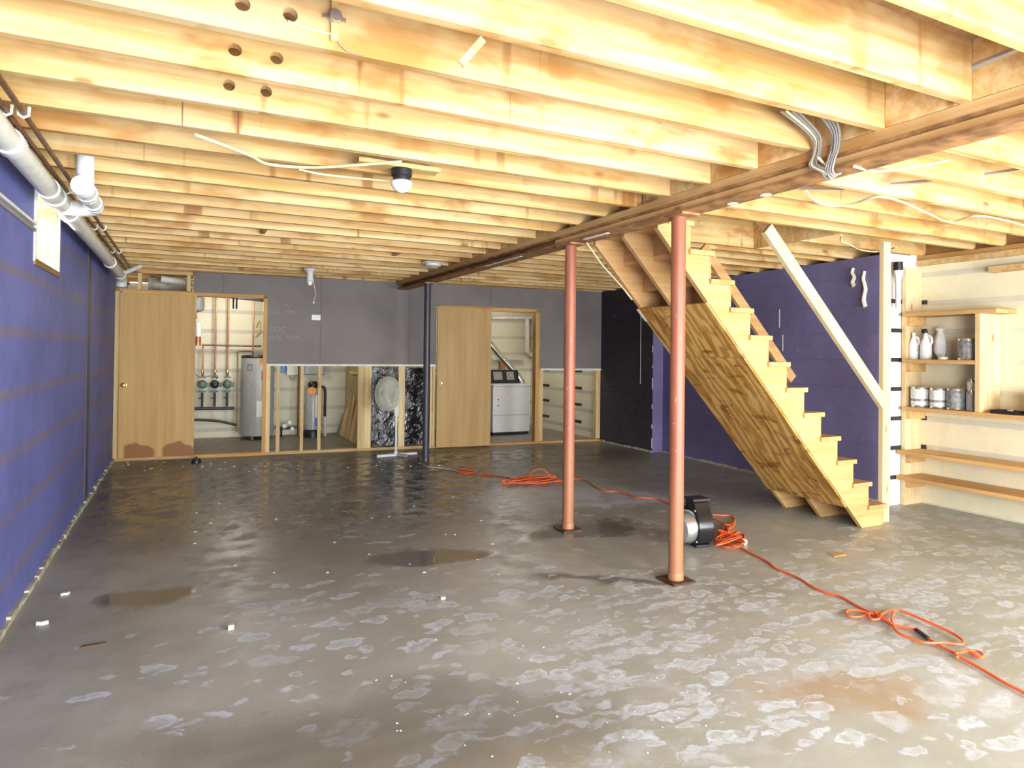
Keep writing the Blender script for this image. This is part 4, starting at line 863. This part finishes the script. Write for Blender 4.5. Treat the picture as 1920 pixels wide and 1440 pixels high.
MB().box(-.33, .30, .05, .65, .03, .82).build('cabinet', M['grey'], e, bevel=.012); MB().box(-.33, .30, .45, .65, .821, 1.0).build('control_panel', M['black'], e)
q0 = ony(905, 628, 10.85); q1 = ony(972, 706, 10.75); q2 = ony(981, 724, 10.70)
e = empty('vent_duct', (q1.x, q1.y, q1.z), 'silver vent duct slanting down behind the washing machine', 'duct')
wp(e, 'duct_run', M['alum'], MB().tube([q0, q1], .055, 18), smooth=True); wp(e, 'duct_elbow', M['alum'], MB().tube(smoothpath([q1, (q1+q2)/2+Vector((.01, 0, 0)), q2], 5), .058, 16), smooth=True)
for t_ in range(1, 6): wp(e, 'duct_rib', M['steel'], MB().lathe([(.061, -.004), (.061, .004)], 18, q1+(q2-q1)*(t_/6), (q2-q1)), smooth=True)
e = empty('laundry_drain', (5.5, 11.3, 1.2), 'white plastic pipe with elbow on the laundry far wall', 'pipe')
a0 = ony(988.5, 598, 11.3); a1 = ony(989, 655, 11.3)
wp(e, 'riser_pipe', M['pvcw'], MB().tube(smoothpath([a0, (a0+a1)/2, a1, a1+Vector((.03, 0, -.07)), a1+Vector((.07, 0, -.10)), a1+Vector((.11, 0, -.11))], 5), .045, 14), smooth=True)
wp(e, 'top_pipe', M['pvcw'], MB().tube([a0+Vector((-.75, 0, .0)), a0+Vector((.1, 0, .03))], .035, 14), smooth=True)
a2 = ony(925, 672, 11.33); tag(MB().box(a2.x-.05, a2.x+.6, 11.25, 11.40, a2.z-.02, a2.z+.012).build('narrow_shelf', M['pvc']), 'narrow pale ledge on the laundry far wall', 'shelf')
a3 = ony(940, 688, 11.38); tag(MB().box(a3.x-.05, a3.x+.06, 11.30, 11.41, a3.z-.08, a3.z+.09).box(a3.x-.02, a3.x+.03, 11.295, 11.30, a3.z-.06, a3.z+.07).build('wood_block', M['orange']), 'orange wood block on the wall above the washing machine', 'block')
e = empty('drain_hose', (wx1+.10, 10.5, 0), 'grey drain hose at the right foot of the washing machine', 'hose'); MB().tube(smoothpath([(-.03, .1, .06), (.02, -.1, .05), (.06, .05, .12), (.04, .2, .3), (.06, .3, .45)], 6), .022, 9).build('hose', M['midgrey'], e, smooth=True)
for nm_, loc, pw in (('mechanical_room_fill_light', (.7, 10.226, 2.21), 20), ('laundry_fill_light', (4.9, 9.918, 2.21), 13)):  # bulbs added to brighten the two utility rooms
    e = empty('room_fill_lamp', loc, 'added fill bulb brightening the mechanical room' if pw == 20 else 'added fill bulb brightening the laundry room', 'lamp')
    MB().lathe([(.05, .16), (.05, .14), (.03, .12), (.03, .06)], 18).build('lamp_holder', M['white'], e, smooth=True)
    t = NT(nm_+'_glow'); t.set(t.b.inputs['Emission Color'], (1, .95, .82)); t.b.inputs['Emission Strength'].default_value = 6; gm = t.fin((.9, .88, .8), .3)
    MB().lathe([(.016, .06), (.03, .03), (.03, .0), (.015, -.03), (0, -.035)], 18).build('bulb', gm, e, smooth=True)
    l = bpy.data.lights.new(nm_, 'POINT'); l.energy = pw; l.color = (1, .95, .82); l.shadow_soft_size = .2; lo = bpy.data.objects.new(nm_, l); scene.collection.objects.link(lo); lo.parent = e; lo.location = (0, 0, -.09)

# ================================================================== PEDESTAL FAN
fp = onz(742, 855); e = empty('pedestal_fan', (fp.x, fp.y, 0), 'off-white pedestal fan on a crossed foot beside the charcoal post', 'fan')
for a0_, a1_, mat in (((-.27, -.035), (.30, .035), M['white']), ((-.06, .15), (.10, -.17), M['grey'])):
    MB().bar((a0_[0], a0_[1], .018), (a1_[0], a1_[1], .018), .055, .034).build('foot', mat, e, bevel=.008)
MB().box(-.285, -.268, -.065, -.005, 0, .034).build('end_cap', M['black'], e)
MB().lathe([(.028, .03), (.028, .06), (.016, .07), (.016, .46)], 16).build('lower_pole', M['white'], e, smooth=True)
MB().lathe([(.022, .44), (.024, .46), (.024, .50), (.018, .52), (.018, .60)], 16).build('height_clamp', M['offwhite'], e, smooth=True)
MB().prism([(-.03, .52), (.03, .52), (.038, .60), (.03, .74), (-.02, .74), (-.035, .62)], 'y', -.022, .022).build('neck_housing', M['offwhite'], e, bevel=.008)
hc = Vector((-.12, -.02, .83)); ax = Vector((-.86, -.50, .06)).normalized()
hd = MB().lathe([(.05, -.02), (.075, .0), (.075, .08), (.05, .14), (0, .15)], 24, hc-ax*.02, -ax).build('motor_housing', M['offwhite'], e, smooth=True)
RF = .225; e1 = ax.cross(Vector((0, 0, 1))).normalized(); e2 = e1.cross(ax)
gm_ = MB()
for rr, off in ((RF, 0), (RF*.985, .022), (RF*.9, .036), (RF*.8, .047), (RF*.7, .053), (RF*.6, .058), (RF*.5, .062), (RF*.4, .064), (RF*.3, .066)):
    gm_.tube([hc+ax*off+e1*(rr*math.cos(t))+e2*(rr*math.sin(t)) for t in [2*math.pi*k/36 for k in range(36)]], .003 if rr < RF*.9 else .006, 5, True)
for k in range(96):
    t = 2*math.pi*k/96; d = e1*math.cos(t)+e2*math.sin(t)
    gm_.tube([hc+d*RF, hc+ax*.022+d*RF*.985, hc+ax*.047+d*RF*.8, hc+ax*.062+d*RF*.5, hc+ax*.066+d*.05], .0032, 4)
    gm_.tube([hc+d*RF, hc-ax*.03+d*RF*.93, hc-ax*.055+d*RF*.6, hc-ax*.06+d*.06], .0022, 4)
gm_.build('wire_guard', M['offwhite'], e)
MB().lathe([(.055, .064), (.055, .072), (.04, .076), (0, .077)], 24, hc, ax).build('guard_badge', M['offwhite'], e, smooth=True)
for k in range(4):
    m = MB(); t0 = k*math.pi/2+.2; n = 6
    for i in range(n+1):
        rr = .04+(.195-.04)*i/n; wd = .40+.60*math.sin(math.pi*min(1, i/n*.75+.15))
        for s_ in (-1, 1):
            t = t0+s_*wd*.75; m.v.append(hc+ax*(.012+s_*.018)+(e1*math.cos(t)+e2*math.sin(t))*rr)
    m.f = [(2*i, 2*i+1, 2*i+3, 2*i+2) for i in range(n)]
    bo = m.build('blade', M['offwhite'], e, smooth=True); so = bo.modifiers.new('s', 'SOLIDIFY'); so.thickness = .003
MB().tube([hc-ax*.10, hc-ax*.10+Vector((0, 0, .0)), Vector((0, 0, .72))], .018, 8).build('tilt_joint', M['offwhite'], e, smooth=True)
MB().lathe([(.012, 0), (.012, .03), (0, .03)], 10, hc-ax*.07+Vector((0, 0, .075))).build('swing_knob', M['offwhite'], e)
cable('fan_cord', M['cordwhite'], [onz(x, y, .008) for x, y in ((784, 853), (790, 863), (798, 874), (830, 878), (848, 881), (860, 884))], .007, 'pale fan cord on the floor leading to the orange cord', 'cord')

# ================================================================== BLOWER
bp = onz(1312, 1027); e = empty('blower', (bp.x+.03, bp.y+.08, 0), 'black snail-shell carpet blower with grey motor standing behind the red post', 'blower', R(-8))
prof = []
for k in range(33):
    t = -math.pi*.5+2*math.pi*k/32*.80; rr = .118+.028*k/32; prof.append((rr*math.cos(t)*1.0, .14+rr*math.sin(t)))
# scroll in the local y-z plane, axis along x, outlet upward
sc_ = [(p_.y, p_.z) for p_ in smoothpath([(0, a_, b_) for a_, b_ in ((-.055, .335), (-.078, .28), (-.115, .21), (-.134, .135), (-.11, .05), (-.04, .008), (.05, .012), (.11, .06), (.128, .135), (.105, .21), (.07, .27), (.052, .335))], 4)]
hs = MB().prism(sc_, 'x', -.055, .075).build('scroll_housing', M['blackgloss'], e, smooth=True, bevel=.022); hs.modifiers['bevel'].segments = 4
MB().prism([(.060, .325), (.060, .346), (-.064, .346), (-.064, .325)], 'x', -.062, .082).build('outlet_rim', M['black'], e, bevel=.006)
MB().box(-.05, .07, -.09, .09, 0, .02).build('foot', M['black'], e, bevel=.005)
MB().lathe([(.112, 0), (.116, .012), (.112, .03), (.106, .075), (.092, .105), (.05, .12), (0, .122)], 32, (-.055, .0, .135), (-1, -.25, -.05)).build('motor_cover', M['steel'], e, smooth=True)
MB().lathe([(.122, -.004), (.124, .006), (.118, .012)], 32, (-.057, 0, .135), (-1, -.25, -.05)).build('motor_ring', M['grey'], e, smooth=True)
for y_, z_ in ((-.075, .265), (.05, .235), (-.10, .05)): MB().lathe([(.008, 0), (.008, .006)], 10, (-.055, y_, z_), (-1, 0, 0)).build('bolt', M['steel'], e)
MB().tube(smoothpath([(-.05, .05, .22), (-.08, .05, .26), (-.04, .05, .29), (.02, .04, .26)], 5), .010, 8).build('carry_handle', M['black'], e, smooth=True)
MB().box(.075, .10, -.02, .02, .12, .16).build('switch_box', M['black'], e, bevel=.004)

# ================================================================== EXTENSION CORDS
CR = .0065
def fpath(px, lift=None): return [onz(x, y, CR) for x, y in px]
e = empty('extension_cord', onz(990, 900), 'tangled orange extension cord on the floor beside the farther red post', 'extension cord')
def wpt_(e, name, pts, r=CR, mat=None, n=8, closed=False, z=None): return wp(e, name, mat or M['cordorange'], MB().tube(smoothpath(pts, n, closed), r, 7, closed), smooth=True)
wpt_(e, 'cord_run', fpath([(866, 884), (858, 880), (870, 881), (890, 884), (872, 888), (856, 884), (890, 887), (930, 892), (958, 897), (970, 902)]))
rnd = random.Random(2)
for k in range(6):
    cx, cy = 985+rnd.uniform(-6, 22), 899+rnd.uniform(-2, 3); aw = 26+rnd.uniform(-6, 34); ah = 6+rnd.uniform(-1, 2.5)
    pts = [onz(cx+aw*math.cos(t+.4*k), cy+ah*math.sin(t), CR+.012*(k % 3)+.006*math.sin(3*t)+.006) for t in [2*math.pi*i/10 for i in range(10)]]
    wpt_(e, 'coil_loop', pts, closed=True)
p0 = onz(990, 897, .02); p1 = onz(1006, 903, 0); p2 = onz(1034, 900, .01)
wpt_(e, 'raised_loop', [p0, p0*.4+p1*.6+Vector((0, 0, .10)), p1*.5+p2*.5+Vector((0, 0, .12)), p2])
wpt_(e, 'cord_run', fpath([(1010, 900), (1040, 903), (1080, 898), (1100, 901), (1115, 912), (1132, 920), (1160, 922), (1195, 932), (1230, 935), (1255, 944), (1285, 953), (1306, 957), (1322, 961)]))
e = empty('extension_cord', onz(1370, 1008), 'orange extension cord bunched up beside the black blower', 'extension cord')
wpt_(e, 'cord_run', fpath([(1336, 965), (1350, 966), (1372, 968), (1378, 980), (1366, 990), (1360, 998)]))
wpt_(e, 'cord_run', [onz(x, y, .012+.01*i) for i, (x, y) in enumerate(((1334, 972), (1345, 976), (1360, 985), (1366, 997)))])
for k in range(6):
    cx, cy = 1366+rnd.uniform(-7, 7), 1008+rnd.uniform(-4, 6); aw = 20+rnd.uniform(-5, 8); ah = 11+rnd.uniform(-4, 3)
    pts = [onz(cx+aw*math.cos(t+.9*k), cy+ah*math.sin(t), CR+.014*(k % 3)+.006+.008*math.sin(2*t+k)) for t in [2*math.pi*i/10 for i in range(10)]]
    wpt_(e, 'coil_loop', pts, closed=True)
wpt_(e, 'raised_loop', [onz(x, y, .03) for x, y in ((1355, 1000), (1358, 985), (1370, 984), (1378, 974), (1374, 986), (1364, 996))])
pe = onz(1391, 1015, .02); pd = onz(1398, 1017, .02)
wp(e, 'plug', M['offwhite'], MB().tube([pe, pe+(pd-pe)*.7+Vector((0, 0, 0)), pe+(pd-pe)*1.0], .022, 12), smooth=True)
e = empty('extension_cord', onz(1700, 1190), 'orange extension cord running from the blower to the lower right corner', 'extension cord')
wpt_(e, 'cord_run', fpath([(1338, 1018), (1360, 1026), (1385, 1026), (1410, 1038), (1440, 1054), (1455, 1066), (1480, 1076), (1500, 1085), (1520, 1098), (1545, 1110), (1575, 1118), (1600, 1132), (1625, 1145), (1645, 1155)]))
wpt_(e, 'small_loop', [onz(x, y, .014) for x, y in ((1640, 1152), (1610, 1145), (1592, 1144), (1586, 1150), (1595, 1156), (1615, 1156), (1632, 1150), (1650, 1152), (1668, 1168))])
wpt_(e, 'small_loop', [onz(x, y, .02) for x, y in ((1628, 1152), (1634, 1161), (1648, 1160), (1652, 1152), (1640, 1148), (1652, 1158), (1672, 1170))])
wpt_(e, 'big_loop', [onz(x, y, .018) for x, y in ((1650, 1155), (1660, 1148), (1680, 1144), (1700, 1149), (1740, 1166), (1780, 1184), (1802, 1198), (1806, 1206), (1798, 1208), (1770, 1205), (1735, 1205), (1705, 1196), (1684, 1186), (1676, 1176), (1672, 1160), (1676, 1147))])
wpt_(e, 'cord_run', [onz(x, y, .010) for x, y in ((1655, 1160), (1668, 1170), (1690, 1175), (1715, 1181), (1740, 1197), (1765, 1212), (1785, 1222), (1796, 1230), (1815, 1240), (1850, 1260), (1885, 1281), (1920, 1299), (1980, 1335))])
wp(e, 'black_connector', M['black'], MB().tube([onz(1718, 1181, .013), onz(1740, 1197, .013)], .011, 8), smooth=True)
wpt_(e, 'small_loop', [onz(x, y, .016) for x, y in ((1796, 1232), (1792, 1226), (1806, 1222), (1830, 1220), (1843, 1228), (1838, 1233), (1830, 1230), (1815, 1222), (1798, 1224))])

# ================================================================== LITTER on the floor
e = empty('floor_drain_fitting', onz(368, 868), 'round black drain cap on the floor near the left door', 'cap'); MB().lathe([(.055, 0), (.055, .03), (.045, .05), (.02, .06), (0, .06)], 18).build('cap_body', M['black'], e, smooth=True); MB().lathe([(.012, .06), (.012, .075), (0, .075)], 8).build('cap_nut', M['black'], e)
def scrap(px, py, pts, mat, label, cat='scrap', h=.006):
    p = onz(px, py); tag(MB().prism([(p.x+a, p.y+b) for a, b in pts], 'z', .0005, h).build('floor_scrap', mat), label, cat)
scrap(122, 1115, [(-.02, -.008), (.014, -.014), (.022, .007), (-.007, .015)], M['paper'], 'white paper scrap on the floor near the blue wall, farther one', 'paper', .012)
scrap(79, 1171, [(-.026, -.002), (0, -.016), (.028, -.006), (.024, .010), (0, -.004), (-.022, .010)], M['paper'], 'curved white scrap on the floor near the blue wall, nearer one', 'paper', .018)
scrap(176, 1212, [(-.05, -.008), (.05, -.006), (.045, .006), (-.045, .008)], M['brownscrap'], 'thin brown wood sliver on the floor at the left', 'wood chip', .01)
scrap(433, 1180, [(-.014, -.014), (.014, -.012), (.012, .014), (-.012, .012)], M['grey'], 'small grey cube of rubble on the floor left of centre', 'rubble', .025)
scrap(1570, 1040, [(-.07, -.03), (.05, -.035), (.07, .02), (-.05, .035)], M['orangex'], 'flat brown wood chip on the floor before the stairs', 'wood chip', .006)
scrap(830, 1123, [(-.012, -.012), (.013, -.01), (.01, .013), (-.013, .01)], M['paper'], 'tiny white crumb on the floor near the middle', 'rubble', .012)
src = None; rnd = random.Random(21)
m = MB().prism([(-.012, -.007), (.008, -.012), (.014, .004), (.002, .012), (-.011, .006)], 'z', 0, .004)
me = bpy.data.meshes.new('plaster_crumb'); me.from_pydata([tuple(v) for v in m.v], [], m.f); me.materials.append(M['paper'])
spots = [(rnd.uniform(230, 560), rnd.uniform(866, 884)) for _ in range(34)]+[(rnd.uniform(640, 830), rnd.uniform(862, 880)) for _ in range(16)]+[(rnd.uniform(350, 1000), rnd.uniform(930, 1080)) for _ in range(26)]+[(rnd.uniform(700, 1400), rnd.uniform(1150, 1420)) for _ in range(44)]
for px, py in spots:
    o = bpy.data.objects.new('plaster_crumb', me); scene.collection.objects.link(o); p = onz(px, py, .0005); o.location = p
    s = rnd.uniform(.4, .9)*(1.5 if py < 900 else 1.0 if py < 1100 else .45); o.scale = (s, s, s); o.rotation_euler.z = rnd.uniform(0, 6.3)
    tag(o, 'tiny white plaster crumb scattered on the wet floor', 'rubble', 'plaster crumbs on the floor')
